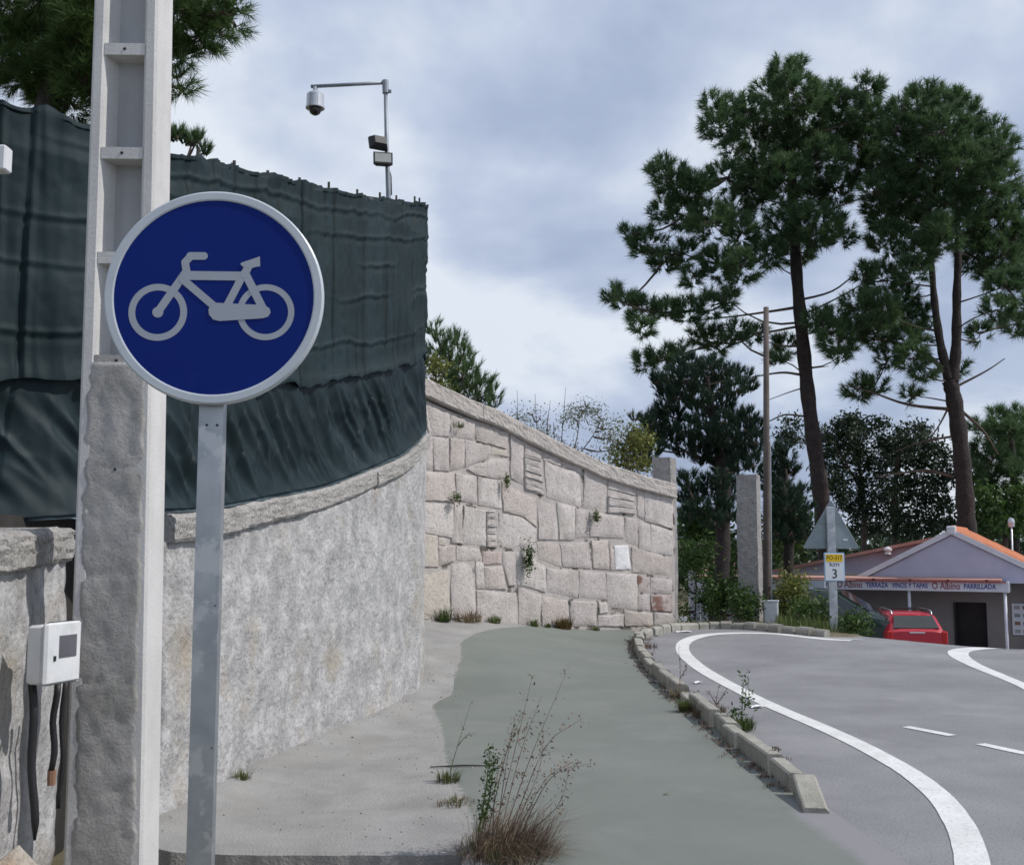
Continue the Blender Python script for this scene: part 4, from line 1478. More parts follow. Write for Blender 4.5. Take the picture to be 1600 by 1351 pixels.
# post: open channel profile, bottom below the frame
b = MB()
xl = at(312.5, 650, SY + .03).x
wpost = .067
dep = .042
ypf = SY + .026
zt_ = sc_.z + 0.05
th_ = .004
prof = [(0, 0), (wpost, 0), (wpost, dep), (wpost - .012, dep), (wpost - .012, dep - th_), (wpost - th_, dep - th_), (wpost - th_, th_), (th_, th_), (th_, dep - th_), (.012, dep - th_), (.012, dep), (0, dep)]
b.loft([[Vector((xl + x, ypf + y, z)) for x, y in prof] for z in (-.25, zt_)], True, True)
reparent(b.build('post', 'galv'), sg)
for px_, py_ in ((324, 664), (340, 664)):
    q = at(px_, py_, ypf)
    b = MB(); b.lathe([(.001, -.0012), (.0036, -.0012), (.0036, .001)], q, 10, 'y')
    reparent(b.build('post_hole', 'black'), sg)
for px_, py_ in ((337, 946), (331.5, 1168)):
    q = at(px_, py_, ypf)
    b = MB(); b.lathe([(.001, -.0012), (.0022, -.0012), (.0022, .001)], q, 8, 'y')
    reparent(b.build('post_hole', 'black'), sg)
b = MB(); b.box((sc_.x, SY + .018, sc_.z + .1), (.3, .012, .03))
reparent(b.build('bracket', 'galv'), sg)
b = MB(); b.box((sc_.x, SY + .018, sc_.z - .12), (.3, .012, .03))
reparent(b.build('bracket', 'galv'), sg)

sg.rotation_euler.z = R(3)

# ================================================================== CCTV POST
CY = 14.0
cb = at(607, 300, CY); ct = at(602, 127, CY)
cc = empty('camera_post', (cb.x, CY, 0), 'slim grey post with side arm, dome camera and two floodlights above the net', 'camera post')
b = MB(); b.tube([(cb.x + .02, CY, gz(cb.x, CY) - .1), (cb.x, CY, cb.z), at(604.5, 240, CY), ct], [.037, .034, .028, .024], 10)
reparent(b.build('mast', 'polegrey', smooth=True), cc)
b = MB(); b.tube([at(602, 126, CY), at(602.5, 146, CY)], [.042, .042], 12); b.box(at(606, 143, CY), (.09, .05, .03))
reparent(b.build('arm_clamp', 'polegrey'), cc)
b = MB(); b.tube([at(600, 129.5, CY), at(486, 135.5, CY)], .025, 8)
reparent(b.build('side_arm', 'polegrey', smooth=True), cc)
p = at(492.5, 160, CY)
b = MB(); b.tube([at(492.5, 136, CY), at(492.5, 148, CY)], .03, 8)
reparent(b.build('camera_stem', 'camgrey'), cc)
b = MB(); b.lathe([(.02, .13), (.09, .125), (.112, .10), (.117, -.06), (.125, -.065), (.125, -.085), (.02, -.085)], p, 24)
dm = b.build('camera_housing', 'camgrey', smooth=False); reparent(dm, cc)
b = MB(); b.lathe([(.085, -.085), (.082, -.12), (.062, -.155), (.03, -.175), (.002, -.18)], p, 20)
o = b.build('camera_dome', 'camdome', smooth=True); reparent(o, cc)


def floodlight(px_, py_, yaw, pitch, glass, nm):
    p = at(px_, py_, CY - .12)
    M = Matrix.Rotation(yaw, 3, 'Z') @ Matrix.Rotation(pitch, 3, 'X')
    ax = [M @ Vector(v) for v in ((1, 0, 0), (0, 1, 0), (0, 0, 1))]
    b = MB()
    pr = []
    for s_, d_ in ((.5, -.05), (.5, -.02), (.32, .07)):
        pr.append([p + ax[0] * (sx * .25 * s_ * 2 * .5) + ax[2] * (sz * .17 * s_ * 2 * .5) + ax[1] * d_ for sx, sz in ((-1, -1), (1, -1), (1, 1), (-1, 1))])
    b.loft(pr, True, True)
    h = b.build(nm, 'lampblack')
    reparent(h, cc)
    b = MB(); b.box(p - ax[1] * .052, (.21, .006, .13), ax)
    reparent(b.build('lamp_glass', glass), cc)
    b = MB(); b.tube([p + ax[1] * .05, p + Vector((.04, .12, -.03))], .015, 6)
    reparent(b.build('lamp_bracket', 'lampblack'), cc)


floodlight(592, 223, R(-150), R(18), 'lampblack', 'floodlight')
floodlight(598, 250, R(12), R(-14), 'lampglass', 'floodlight')
b = MB(); b.tube([at(607, 262, CY), at(611, 275, CY), at(612, 305, CY)], .008, 5)
reparent(b.build('lamp_cable', 'cable'), cc)


# ================================================================== VEGETATION
def needles(pos, dirs, L, Wd, n, spread=(0.25, 1.1), twig=0.25, rng=RNG):
    """pos (T,3), dirs (T,3) unit. returns V, F"""
    T = len(pos)
    a = np.abs(dirs[:, 2:3]) < .9
    ref = np.where(a, np.array([[0, 0, 1.0]]), np.array([[1.0, 0, 0]]))
    u = np.cross(dirs, ref); u /= np.linalg.norm(u, axis=1, keepdims=True)
    w = np.cross(dirs, u)
    ph = rng.random((T, n)) * 2 * np.pi
    al = spread[0] + (spread[1] - spread[0]) * rng.random((T, n)) ** .8
    off = (rng.random((T, n)) - .35) * twig
    Ln = L * (0.65 + .5 * rng.random((T, n)))
    d = (np.cos(al)[..., None] * dirs[:, None] + np.sin(al)[..., None] * (np.cos(ph)[..., None] * u[:, None] + np.sin(ph)[..., None] * w[:, None]))
    base = pos[:, None] + dirs[:, None] * off[..., None]
    r = rng.normal(size=(T, n, 3))
    sd = np.cross(d, r); sd /= np.linalg.norm(sd, axis=2, keepdims=True) + 1e-9
    A = base - sd * Wd / 2
    B = base + sd * Wd / 2
    Cc = base + d * Ln[..., None]
    Cc[..., 2] -= 0.06 * Ln
    V = np.stack([A, B, Cc], 2).reshape(-1, 3)
    Fc = np.arange(T * n * 3).reshape(-1, 3)
    return V, Fc


def leaves(pos, size, rng=RNG, flat=0.0):
    """pos (T,3) -> diamond leaves (two triangles as quad)"""
    T = len(pos)
    a = rng.normal(size=(T, 3)); a[:, 2] *= (1 - flat); a /= np.linalg.norm(a, axis=1, keepdims=True)
    r = rng.normal(size=(T, 3))
    c = np.cross(a, r); c /= np.linalg.norm(c, axis=1, keepdims=True)
    s = (size * (0.6 + .8 * rng.random(T)))[:, None]
    V = np.stack([pos - a * s, pos - c * s * .45, pos + a * s, pos + c * s * .45], 1).reshape(-1, 3)
    return V, np.arange(T * 4).reshape(-1, 4)


def clump_points(clumps, dens, rng, shell=0.55):
    out, cid = [], []
    for i, (c, r) in enumerate(clumps):
        k = max(3, int(dens * r * r))
        d = rng.normal(size=(k, 3)); d /= np.linalg.norm(d, axis=1, keepdims=True)
        q = np.array(c)[None] + d * (r * (shell + (1 - shell) * rng.random((k, 1)) ** .6)) * np.array([[1, 1, .85]])
        out.append(q); cid += [i] * k
    return np.concatenate(out), np.array(cid)


def wob(p, q, n, amp, rng):
    p, q = Vector(p), Vector(q)
    L = (q - p).length
    pts = []
    o1 = Vector(rng.normal(size=3)) * amp * L
    for i in range(n + 1):
        f = i / n
        pts.append(p.lerp(q, f) + o1 * math.sin(math.pi * f) * .5 + Vector((0, 0, -0.06 * L * math.sin(math.pi * f))))
    return pts


def pine(label, trunks, cl_px, Y, group, m='needle', dens=26, tuft=0.34, wn_=0.022, nn_=34, depth=1.0, seed=1, name='pine_tree', extra_br=(), upw=.9, scale=(930, 80, 2.179), spread=(0.2, 1.15), limbs=True):
    """trunks: list of [(px,py,r)...]; cl_px: (x,y,r) in zoom pixels"""
    rng = np.random.default_rng(seed)
    ox, oy, k = scale
    t0 = at(trunks[0][0][0], trunks[0][0][1], Y)
    base = empty(name, (t0.x, Y, gz(t0.x, Y)), label, 'tree', group)
    tb = MB()
    tpts = []
    for ti, tr in enumerate(trunks):
        pts = [at(x, y, Y) for x, y, r in tr]
        rr = [r for x, y, r in tr]
        if ti == 0:
            g0 = pts[0].copy(); g0.z = gz(g0.x, Y) - .2
            if g0.z < pts[0].z - .05:
                g0.x += (pts[0].x - pts[1].x) / max(.1, pts[1].z - pts[0].z) * (pts[0].z - g0.z)
                pts = [g0] + pts; rr = [rr[0] * 1.15] + rr
        # densify with wobble
        P2 = catmull(pts, 6)
        R2 = [np.interp(i / 6, range(len(rr)), rr) * (1 + .08 * math.sin(i * 1.7)) for i in range(len(P2))]
        tb.tube(P2, R2, 10)
        tpts += P2
    reparent(tb.build('trunk', 'bark', smooth=True), base)
    cl = []
    spx = Y / F
    for (x, y, r) in cl_px:
        px_, py_ = ox + x / k, oy + y / k
        rw_ = r / k * spx * (1.22 if Y in (37, 38) else 1.1)
        dY = rng.uniform(-1, 1) * depth
        p = at(px_, py_, Y + dY)
        cl.append((tuple(p), rw_))
    pos, cid = clump_points(cl, dens, rng)
    cc_ = np.array([c for c, r in cl])[cid]
    tp = np.array([tuple(p) for p in tpts])
    d = pos - cc_
    d /= np.linalg.norm(d, axis=1, keepdims=True) + 1e-9
    d[:, 2] += upw
    d /= np.linalg.norm(d, axis=1, keepdims=True)
    V, Fc = needles(pos, d, tuft, wn_, nn_, spread=spread, twig=tuft * .8, rng=rng)
    np_crown = np_mesh('crown', V, Fc, m)
    reparent(np_crown, base)
    lb = MB()
    tdist = [min((t - Vector(c)).length for t in tpts) for c, r in cl]
    for i, (c, r) in enumerate(cl):
        c = Vector(c)
        if limbs:
            # attach to nearest trunk point somewhat below
            best = min(tpts, key=lambda t: (t - c).length + 1.2 * max(0, t.z - c.z + .15 * abs(t.x - c.x)))
            td = (best - c).length
            cand = [Vector(c2) for j2, (c2, r2) in enumerate(cl) if j2 != i and tdist[j2] < td * .85 and (Vector(c2) - c).length < td * .6]
            if cand:
                best = min(cand, key=lambda t: (t - c).length)
            L = (best - c).length
            if L > .2:
                r0_ = .018 + .009 * td
                lb.tube(wob(best, c, 4, .10, rng), [min(.05, r0_) * (1 - .14 * j) for j in range(5)], 4)
        ids = np.where(cid == i)[0]
        for j in ids[::4]:
            lb.tube([c, c.lerp(Vector(pos[j]), .5) + Vector((0, 0, -.04)), pos[j]], [.016, .011, .006], 3, caps=False)
    for br in extra_br:
        pts = [at(x, y, Y) for x, y, r in br]
        lb.tube(catmull(pts, 4), [np.interp(i / 4, range(len(br)), [q[2] for q in br]) for i in range(4 * (len(br) - 1) + 1)], 5)
    reparent(lb.build('branches', 'twig'), base)
    return base


P1 = [(650, 80, 50), (690, 60, 30), (590, 140, 45), (680, 150, 70), (405, 180, 38), (470, 190, 36), (430, 260, 55), (520, 200, 48), (540, 280, 70), (470, 330, 36), (740, 170, 50),
      (800, 160, 45), (860, 210, 65), (920, 135, 45), (930, 220, 50), (970, 270, 32), (820, 280, 70), (700, 270, 80), (620, 290, 60), (900, 320, 65), (950, 350, 50), (780, 370, 70),
      (690, 360, 70), (580, 390, 55), (450, 430, 55), (540, 450, 65), (640, 440, 75), (820, 470, 65), (740, 500, 55), (225, 400, 36), (260, 440, 52), (320, 470, 55), (360, 450, 36),
      (230, 545, 38), (300, 560, 55), (390, 580, 65), (470, 550, 55), (500, 615, 50), (560, 500, 45), (660, 590, 65), (740, 600, 75), (830, 620, 50), (130, 620, 28), (180, 660, 50),
      (230, 720, 45), (300, 690, 42), (420, 725, 58), (500, 735, 55), (590, 690, 50), (680, 680, 55), (330, 770, 34), (960, 400, 60), (960, 480, 50), (60, 830, 28), (110, 850, 40), (160, 880, 46),
      (240, 890, 42), (320, 885, 40), (400, 865, 42), (450, 845, 34), (160, 940, 34), (360, 970, 34), (420, 990, 44), (480, 960, 34), (540, 965, 32), (170, 1060, 34), (230, 1040, 38),
      (290, 1030, 30), (640, 1010, 38), (620, 1050, 26), (800, 930, 50), (760, 920, 36), (830, 980, 52), (830, 1040, 26)]
EX1 = [[(1245, 480, .06), (1200, 487, .045), (1140, 495, .03), (1060, 503, .02)], [(1247, 510, .05), (1180, 520, .035), (1090, 512, .02)], [(1250, 585, .05), (1220, 582, .04), (1170, 590, .02)],
       [(1255, 650, .04), (1225, 648, .03), (1195, 660, .02), (1170, 655, .01)], [(1245, 470, .05), (1300, 455, .035), (1340, 425, .02)], [(1247, 495, .04), (1300, 470, .03), (1345, 445, .015)],
       [(1258, 605, .03), (1235, 612, .02), (1200, 625, .012)], [(1260, 576, .03), (1295, 572, .012)]]
pine('tall maritime pine with open layered crown behind the restaurant sign post', [[(1292, 860, .32), (1281, 760, .28), (1265, 640, .25), (1255, 540, .23), (1245, 430, .20), (1240, 330, .20), (1235, 220, .12), (1230, 140, .05)]],
     P1, 38, 'tall pines behind the restaurant', dens=140, nn_=46, tuft=.33, wn_=.026, seed=11, extra_br=EX1, depth=1.6)
P2 = [(1120, 160, 48), (1180, 180, 55), (1060, 200, 48), (1030, 260, 45), (1100, 270, 68), (1220, 180, 36), (1270, 210, 38), (1180, 280, 75), (1270, 300, 65), (1350, 280, 45), (1380, 330, 45),
      (1330, 370, 65), (1230, 400, 75), (1130, 380, 75), (1060, 350, 55), (1020, 420, 55), (1050, 490, 65), (1130, 500, 75), (1220, 520, 75), (1310, 480, 75), (1390, 430, 52), (1400, 520, 55),
      (1360, 600, 75), (1270, 620, 70), (1180, 630, 60), (1080, 600, 75), (1000, 570, 52), (960, 530, 45), (1000, 640, 55), (1100, 690, 50), (1290, 700, 52), (1380, 700, 62), (1430, 640, 48),
      (1450, 780, 40), (1400, 800, 48), (1340, 760, 45), (1370, 880, 42), (1430, 930, 45), (1080, 745, 42), (980, 780, 52), (920, 760, 34), (900, 860, 45), (970, 880, 55), (1040, 830, 45),
      (1020, 900, 52), (1090, 900, 42), (960, 960, 52), (890, 950, 45), (1050, 980, 42), (1125, 960, 34), (1000, 1040, 42), (1080, 1045, 42), (1120, 1090, 32), (900, 1150, 42), (950, 1140, 34),
      (1070, 1170, 26), (1240, 1080, 26), (1310, 960, 32), (1470, 700, 50), (1475, 870, 45), (1490, 600, 40)]
EX2 = [[(1485, 590, .10), (1450, 555, .08), (1400, 535, .05), (1360, 530, .03)], [(1495, 640, .07), (1420, 632, .05), (1360, 612, .03), (1310, 600, .015)], [(1500, 640, .06), (1535, 672, .05), (1560, 710, .02)],
       [(1490, 745, .06), (1450, 735, .05), (1400, 740, .03), (1370, 745, .015)], [(1490, 606, .05), (1540, 580, .03), (1570, 560, .015)], [(1490, 620, .05), (1470, 660, .03), (1450, 690, .015)],
       [(1500, 680, .05), (1440, 690, .03), (1400, 705, .012)]]
pine('tall forked pine with dense rounded crown above the tiled roof', [[(1512, 860, .32), (1508, 780, .29), (1500, 690, .27), (1490, 620, .26), (1483, 595, .24)], [(1485, 600, .18), (1470, 540, .14), (1460, 470, .12), (1455, 400, .09), (1450, 300, .06)],
     [(1488, 600, .2), (1494, 540, .17), (1495, 460, .14), (1497, 380, .11), (1490, 280, .08), (1480, 190, .04)]], P2, 37, 'tall pines behind the restaurant', dens=145, nn_=46, tuft=.33, wn_=.026, seed=12, extra_br=EX2, depth=1.8)

# dense dark pine (zoom of 980,540 x4.222)
rngk = np.random.default_rng(5)
DK = [(350, 150, 60), (420, 120, 55), (500, 150, 60), (560, 130, 50), (620, 190, 60), (700, 180, 55), (780, 220, 55), (300, 210, 60), (230, 270, 60), (200, 230, 45), (400, 230, 80), (500, 260, 80), (600, 290, 70), (720, 290, 60), (800, 280, 45),
      (270, 330, 60), (350, 350, 80), (460, 370, 80), (560, 400, 70), (650, 380, 55), (240, 430, 60), (300, 470, 70), (190, 500, 60), (130, 520, 40), (120, 600, 60), (80, 680, 60), (100, 760, 60), (200, 590, 70), (280, 620, 70), (400, 560, 80), (520, 500, 70), (640, 500, 60),
      (720, 470, 60), (800, 480, 60), (850, 560, 60), (760, 580, 80), (660, 620, 80), (560, 600, 80), (470, 660, 70), (380, 690, 60), (180, 680, 60), (860, 640, 50), (800, 700, 70), (700, 720, 80), (600, 720, 80), (500, 740, 60), (640, 810, 70), (730, 790, 60), (830, 780, 60),
      (400, 900, 60), (440, 990, 70), (520, 900, 50), (560, 960, 60), (620, 900, 60), (380, 1000, 50), (600, 1050, 60), (680, 1000, 60), (480, 1080, 60), (400, 1120, 50), (560, 1160, 60), (650, 1120, 70), (700, 880, 50), (40, 480, 25), (100, 505, 25), (160, 470, 25)]
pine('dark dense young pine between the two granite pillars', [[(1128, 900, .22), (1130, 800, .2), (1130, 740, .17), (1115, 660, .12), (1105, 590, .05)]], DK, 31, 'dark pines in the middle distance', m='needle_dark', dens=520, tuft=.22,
     wn_=.02, nn_=26, seed=21, scale=(980, 540, 4.222), spread=(.1, .6), upw=1.6, depth=1.2)
DK2 = [(960, 700, 50), (1020, 690, 45), (1060, 760, 55), (980, 790, 60), (940, 860, 60), (1030, 860, 60), (1090, 830, 40), (960, 950, 60), (1040, 960, 60), (1100, 1000, 50), (980, 1040, 60), (1060, 1070, 70), (950, 1130, 60), (1030, 1160, 70), (1120, 1140, 60), (1150, 960, 40), (1160, 1060, 50),
       (980, 1230, 60), (1070, 1250, 70), (1160, 1230, 60)]
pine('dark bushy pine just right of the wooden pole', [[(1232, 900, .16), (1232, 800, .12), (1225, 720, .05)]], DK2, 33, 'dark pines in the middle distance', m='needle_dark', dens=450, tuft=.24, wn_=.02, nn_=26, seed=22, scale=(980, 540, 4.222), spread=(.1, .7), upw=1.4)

# small pine behind the stone wall (photo pixels)
SP = [(678, 515, 14), (690, 540, 20), (710, 535, 17), (718, 560, 20), (700, 575, 24), (672, 560, 20), (722, 590, 24), (742, 600, 20), (738, 575, 12), (760, 595, 13), (768, 615, 14), (750, 625, 18), (725, 615, 22), (700, 605, 20), (770, 635, 14)]
pine('young pine with upright shoots showing above the stone wall coping', [[(715, 760, .1), (712, 660, .08), (708, 600, .05), (700, 545, .02)]], SP, 23, 'small pines behind the walls', m='needle', dens=330, tuft=.2, wn_=.013, nn_=30, seed=31, scale=(0, 0, 1), spread=(.1, .6), upw=1.7, depth=.5)

# near pine top left behind the net
LP = [(30, 20, 45), (90, 15, 45), (140, 30, 40), (20, 70, 45), (75, 70, 50), (130, 80, 45), (40, 115, 35), (90, 120, 45), (135, 130, 40), (110, 160, 30), (70, 150, 25), (-30, 40, 50), (-30, 100, 40), (160, 70, 50), (180, 30, 50), (170, 120, 40), (220, 40, 40), (215, 100, 35),
      (290, 30, 30), (275, 15, 28), (315, 25, 24), (310, 55, 26), (340, 45, 22), (350, 20, 18), (365, 35, 20), (372, 12, 14), (330, 70, 16), (285, 85, 22), (275, 120, 20), (285, 140, 14), (265, 65, 24), (60, -30, 50), (140, -30, 50), (250, -25, 40)]
pine('near pine crown above the net at the top corner behind the concrete pole', [[(60, 400, .16), (66, 250, .15), (80, 130, .13), (100, 30, .11), (110, -80, .09)]], LP, 12.5, 'small pines behind the walls', m='needle_near', dens=700, tuft=.19, wn_=.009, nn_=44, seed=41, scale=(0, 0, 1), spread=(.25, 1.0), upw=.5, depth=.5)
SN = [(268, 216, 8), (278, 212, 8), (290, 220, 8), (300, 222, 7), (308, 218, 7), (320, 238, 7)]
pine('pine shoot tips poking up over the net beside the pole', [[(290, 420, .06), (291, 330, .05), (292, 250, .03)]], SN, 12, 'small pines behind the walls', m='needle', dens=3500, tuft=.12, wn_=.009, nn_=34, seed=42, scale=(0, 0, 1), spread=(.08, .5), upw=2.2, depth=.15)


def leafy(label, trunks, cl_px, Y, group, m, dens, lsize, depth=1.0, seed=1, name='tree', cat='tree', scale=(0, 0, 1), nleaf=14, wood='twig', lspread=.22):
    rng = np.random.default_rng(seed)
    ox, oy, k = scale
    t0 = at(trunks[0][0][0], trunks[0][0][1], Y)
    base = empty(name, (t0.x, Y, gz(t0.x, Y)), label, cat, group)
    tb = MB(); tpts = []
    for ti, tr in enumerate(trunks):
        pts = [at(x, y, Y) for x, y, r in tr]; rr = [r for _, _, r in tr]
        if ti == 0 or True:
            if ti == 0:
                g0 = pts[0].copy(); g0.z = gz(g0.x, Y) - .15
                pts = [g0] + pts; rr = [rr[0]] + rr
        P2 = catmull(pts, 5)
        tb.tube(P2, [np.interp(i / 5, range(len(rr)), rr) for i in range(len(P2))], 6)
        tpts += P2
    spx = Y / F
    cl = []
    for x, y, r in cl_px:
        p = at(ox + x / k, oy + y / k, Y + rng.uniform(-1, 1) * depth)
        cl.append((tuple(p), r / k * spx))
    pos, cid = clump_points(cl, dens, rng, .3)
    for i, (c, r) in enumerate(cl):
        c = Vector(c)
        best = min(tpts, key=lambda t: (t - c).length + .8 * max(0, t.z - c.z))
        tb.tube(wob(best, c, 4, .12, rng), [.035 * spx * 40 / 1.0 * .6, .022, .016, .012, .008], 4)
        for j in np.where(cid == i)[0][::3]:
            tb.tube([c, pos[j]], [.008, .004], 3, caps=False)
    reparent(tb.build('trunk', wood, smooth=True), base)
    T = len(pos)
    lp = (pos[:, None] + rng.normal(size=(T, nleaf, 3)) * lspread).reshape(-1, 3)
    Vv, Ff = leaves(lp, lsize, rng)
    reparent(np_mesh('crown', Vv, Ff, m), base)
    return base


def blob(x0, y0, x1, y1, n, r, seed):
    rg = np.random.default_rng(seed)
    return [(rg.uniform(x0, x1), rg.uniform(y0, y1), r * rg.uniform(.6, 1.2)) for _ in range(n)]


S4 = (1200, 600, 4.0)
OK1 = [(130, 235, 30), (180, 240, 25), (90, 320, 35), (150, 340, 45), (200, 350, 30), (340, 310, 45), (400, 340, 45), (450, 250, 50), (520, 240, 55), (590, 240, 40), (620, 290, 40), (480, 310, 55), (560, 330, 50), (420, 400, 55), (350, 440, 50), (500, 400, 60), (590, 420, 55), (700, 260, 40), (740, 245, 25),
       (340, 530, 50), (430, 500, 45), (540, 480, 45), (620, 500, 50), (350, 600, 45), (450, 600, 50), (560, 590, 40), (480, 680, 50), (400, 660, 45), (570, 690, 45), (620, 620, 45), (540, 780, 50), (620, 800, 55), (460, 760, 40), (560, 880, 50), (640, 900, 50)]
leafy('thin dark oak with see-through crown between the two tall pines', [[(1350, 880, .12), (1350, 800, .11), (1345, 740, .08), (1335, 690, .05)], [(1347, 770, .07), (1320, 720, .04), (1300, 690, .02)]], OK1, 44, 'oaks behind the restaurant', 'leaf_dark', 210, .085, 1.5, 51, 'oak_tree', scale=S4, lspread=.17)
OK2 = [(700, 370, 55), (760, 400, 60), (830, 300, 45), (850, 380, 60), (930, 270, 45), (980, 310, 50), (920, 380, 60), (1010, 400, 55), (1080, 420, 50), (800, 460, 60), (890, 470, 60), (980, 490, 60), (1080, 520, 50), (720, 480, 50), (690, 560, 45), (740, 640, 60), (830, 600, 55), (920, 620, 55), (1010, 610, 55), (1100, 620, 50),
       (690, 720, 55), (780, 730, 55), (870, 710, 55), (960, 720, 60), (1060, 720, 55), (1120, 760, 45), (740, 820, 55), (830, 830, 55), (930, 830, 55), (1030, 840, 50), (700, 900, 50), (800, 930, 50), (900, 920, 45), (1120, 860, 45), (1000, 900, 40), (1140, 560, 40)]
leafy('broad dark oak with brownish foliage left of the forked pine', [[(1400, 890, .14), (1398, 800, .12), (1400, 740, .09), (1410, 690, .05)], [(1400, 770, .07), (1440, 720, .05), (1455, 690, .02)]], OK2, 43, 'oaks behind the restaurant', 'leaf_dark', 210, .085, 1.5, 52, 'oak_tree', scale=S4, lspread=.17)
PR = [(1420, 190, 40), (1550, 190, 45), (1480, 230, 50), (1580, 250, 50), (1420, 280, 50), (1300, 270, 40), (1350, 300, 35), (1520, 310, 60), (1590, 350, 60), (1440, 370, 60), (1340, 400, 50), (1520, 420, 65), (1420, 460, 60), (1310, 480, 50), (1590, 480, 60), (1500, 520, 60), (1390, 560, 55), (1310, 560, 45), (1320, 640, 45), (1420, 640, 45), (1550, 590, 60)]
pine('leafy pine at the right edge behind the forked trunk', [[(1585, 880, .2), (1585, 760, .16), (1580, 680, .08)]], PR, 42, 'tall pines behind the restaurant', dens=230, nn_=40, seed=13, scale=S4, depth=1.4, tuft=.36)
BR = blob(1290, 660, 1620, 900, 34, 48, 61)
leafy('bright green broadleaf tree behind the tiled roof', [[(1570, 880, .12), (1572, 820, .1), (1575, 780, .05)]], BR, 41, None, 'leaf_green', 130, .11, 1.4, 62, 'broadleaf_tree', scale=S4, lspread=.22)
BL = blob(10, 850, 240, 1060, 26, 45, 63) + blob(30, 700, 200, 860, 14, 40, 66)
leafy('yellowish green bushy tree behind the kilometre sign', [[(1235, 900, .08), (1232, 850, .06), (1230, 810, .03)]], BL, 36, None, 'leaf_green', 130, .095, 1.0, 64, 'small_tree', scale=S4, lspread=.2)
BLU = blob(1070, 800, 1180, 900, 22, 14, 67)
leafy('low green tree filling the gap behind the left pillar', [[(1110, 930, .08), (1112, 880, .06), (1118, 830, .03)]], BLU, 33, None, 'leaf_green', 170, .09, .8, 68, 'small_tree', lspread=.2)

# distant wood closing the horizon
rg = np.random.default_rng(70)
T = 26000
xx = rg.uniform(-90, 120, T)
yy = rg.uniform(75, 100, T)
hh = 2.0 + 2.2 * vn(xx * .12, yy * .05) + 1.6 * vn(xx * .5, yy * .2)
zz = -2.4 + rg.random(T) ** .7 * (hh + 2.6)
Vv, Ff = leaves(np.stack([xx, yy, zz], 1), .5, rg)
tag(np_mesh('distant_wood', Vv, Ff, 'leaf_dark'), 'far dark line of woodland on the horizon', None, None, 'stuff')

# shrubs behind the stone wall
BM = blob(800, 640, 960, 720, 34, 14, 71)
leafy('sparse yellow-flowered broom showing above the stone wall coping', [[(870, 800, .03), (868, 730, .02), (865, 660, .008)], [(868, 760, .02), (842, 690, .012), (836, 615, .004)], [(870, 750, .02), (878, 680, .01), (884, 605, .004)], [(870, 750, .02), (920, 690, .012), (940, 655, .004)], [(868, 760, .02), (815, 690, .01), (808, 610, .004)],
       [(868, 760, .02), (855, 680, .012), (860, 625, .004)], [(870, 760, .02), (900, 690, .012), (905, 640, .004)]], BM, 24, None, 'broom', 420, .026, .5, 72, 'broom_shrub', 'shrub', nleaf=9, lspread=.12)
BY = blob(955, 680, 1010, 735, 22, 12, 73) + [(980, 665, 10), (990, 690, 12), (1005, 680, 10)]
leafy('yellow-green leafy bush over the coping near the wall pillar', [[(985, 800, .03), (985, 730, .02), (985, 690, .01)]], BY, 25, None, 'leaf_yellow', 300, .045, .4, 74, 'leafy_bush', 'shrub', nleaf=14, lspread=.13)
BG = blob(668, 560, 700, 620, 10, 10, 75)
leafy('small yellow-green bush tucked between net and young pine', [[(680, 760, .03), (680, 660, .02), (682, 600, .01)]], BG, 21.5, None, 'leaf_yellow', 400, .045, .3, 76, 'leafy_bush', 'shrub', nleaf=12, lspread=.1)

# verge shrubs
for i, (x0, y0, x1, y1, n_, Y, lab, m_, sd) in enumerate((
        (1062, 840, 1110, 965, 22, 22.6, 'dark green shrub against the end of the stone wall', 'leaf_green', 81),
        (1105, 890, 1160, 968, 20, 22.0, 'low green bramble between the two pillars', 'leaf_green', 82),
        (1140, 915, 1190, 965, 12, 21.2, 'weedy green shrub at the foot of the free-standing pillar', 'leaf_green', 83),
        (1210, 890, 1255, 975, 24, 22.5, 'yellow-green weedy bush right of the white cabinet', 'leaf_yellow', 84),
        (1245, 935, 1295, 982, 16, 21.4, 'low weedy bush in front of the banner panel', 'leaf_green', 85),
        (1320, 962, 1350, 986, 9, 21.0, 'small leafy bush in front of the dark green van', 'leaf_green', 86))):
    xm = (x0 + x1) / 2
    leafy(lab, [[(xm, y1, .015), (xm + 2, (y0 + y1) / 2, .01), (xm, y0 + 10, .005)]], blob(x0, y0 + 6, x1, y1, n_, 10, sd), Y, 'verge shrubs', m_, 650, .04, .4, sd, 'verge_shrub', 'shrub', nleaf=12, lspread=.1)


def blades(n, c, rad, h, w, lean, rng, up=1.0, bias=0.0):
    """grass blades: (n*2 tris). c Vector base"""
    a = rng.random(n) * 2 * np.pi
    r = rad * np.sqrt(rng.random(n))
    bx = c[0] + r * np.cos(a); by = c[1] + r * np.sin(a)
    bz = np.full(n, c[2])
    hh = h * (0.45 + .6 * rng.random(n))
    la = a + rng.normal(size=n) * .6
    ln = lean * rng.random(n)
    dirx, diry = np.cos(la) * ln + bias, np.sin(la) * ln
    sx, sy = -np.sin(la), np.cos(la)
    p0 = np.stack([bx, by, bz], 1)
    p1 = p0 + np.stack([dirx * hh * .35, diry * hh * .35, hh * .6 * up], 1)
    p2 = p0 + np.stack([dirx * hh, diry * hh, hh * (1 - .35 * ln) * up], 1)
    s = np.stack([sx, sy, np.zeros(n)], 1) * w / 2
    V = np.stack([p0 - s, p0 + s, p1 + s * .7, p1 - s * .7, p2, p2], 1)
    V[:, 5] = p2 + s * .05
    V = V.reshape(-1, 3)
    k = np.arange(n)[:, None] * 6
    Fc = np.concatenate([k + np.array([[0, 1, 2, 3]]), k + np.array([[3, 2, 5, 4]])], 0)
    return V, Fc


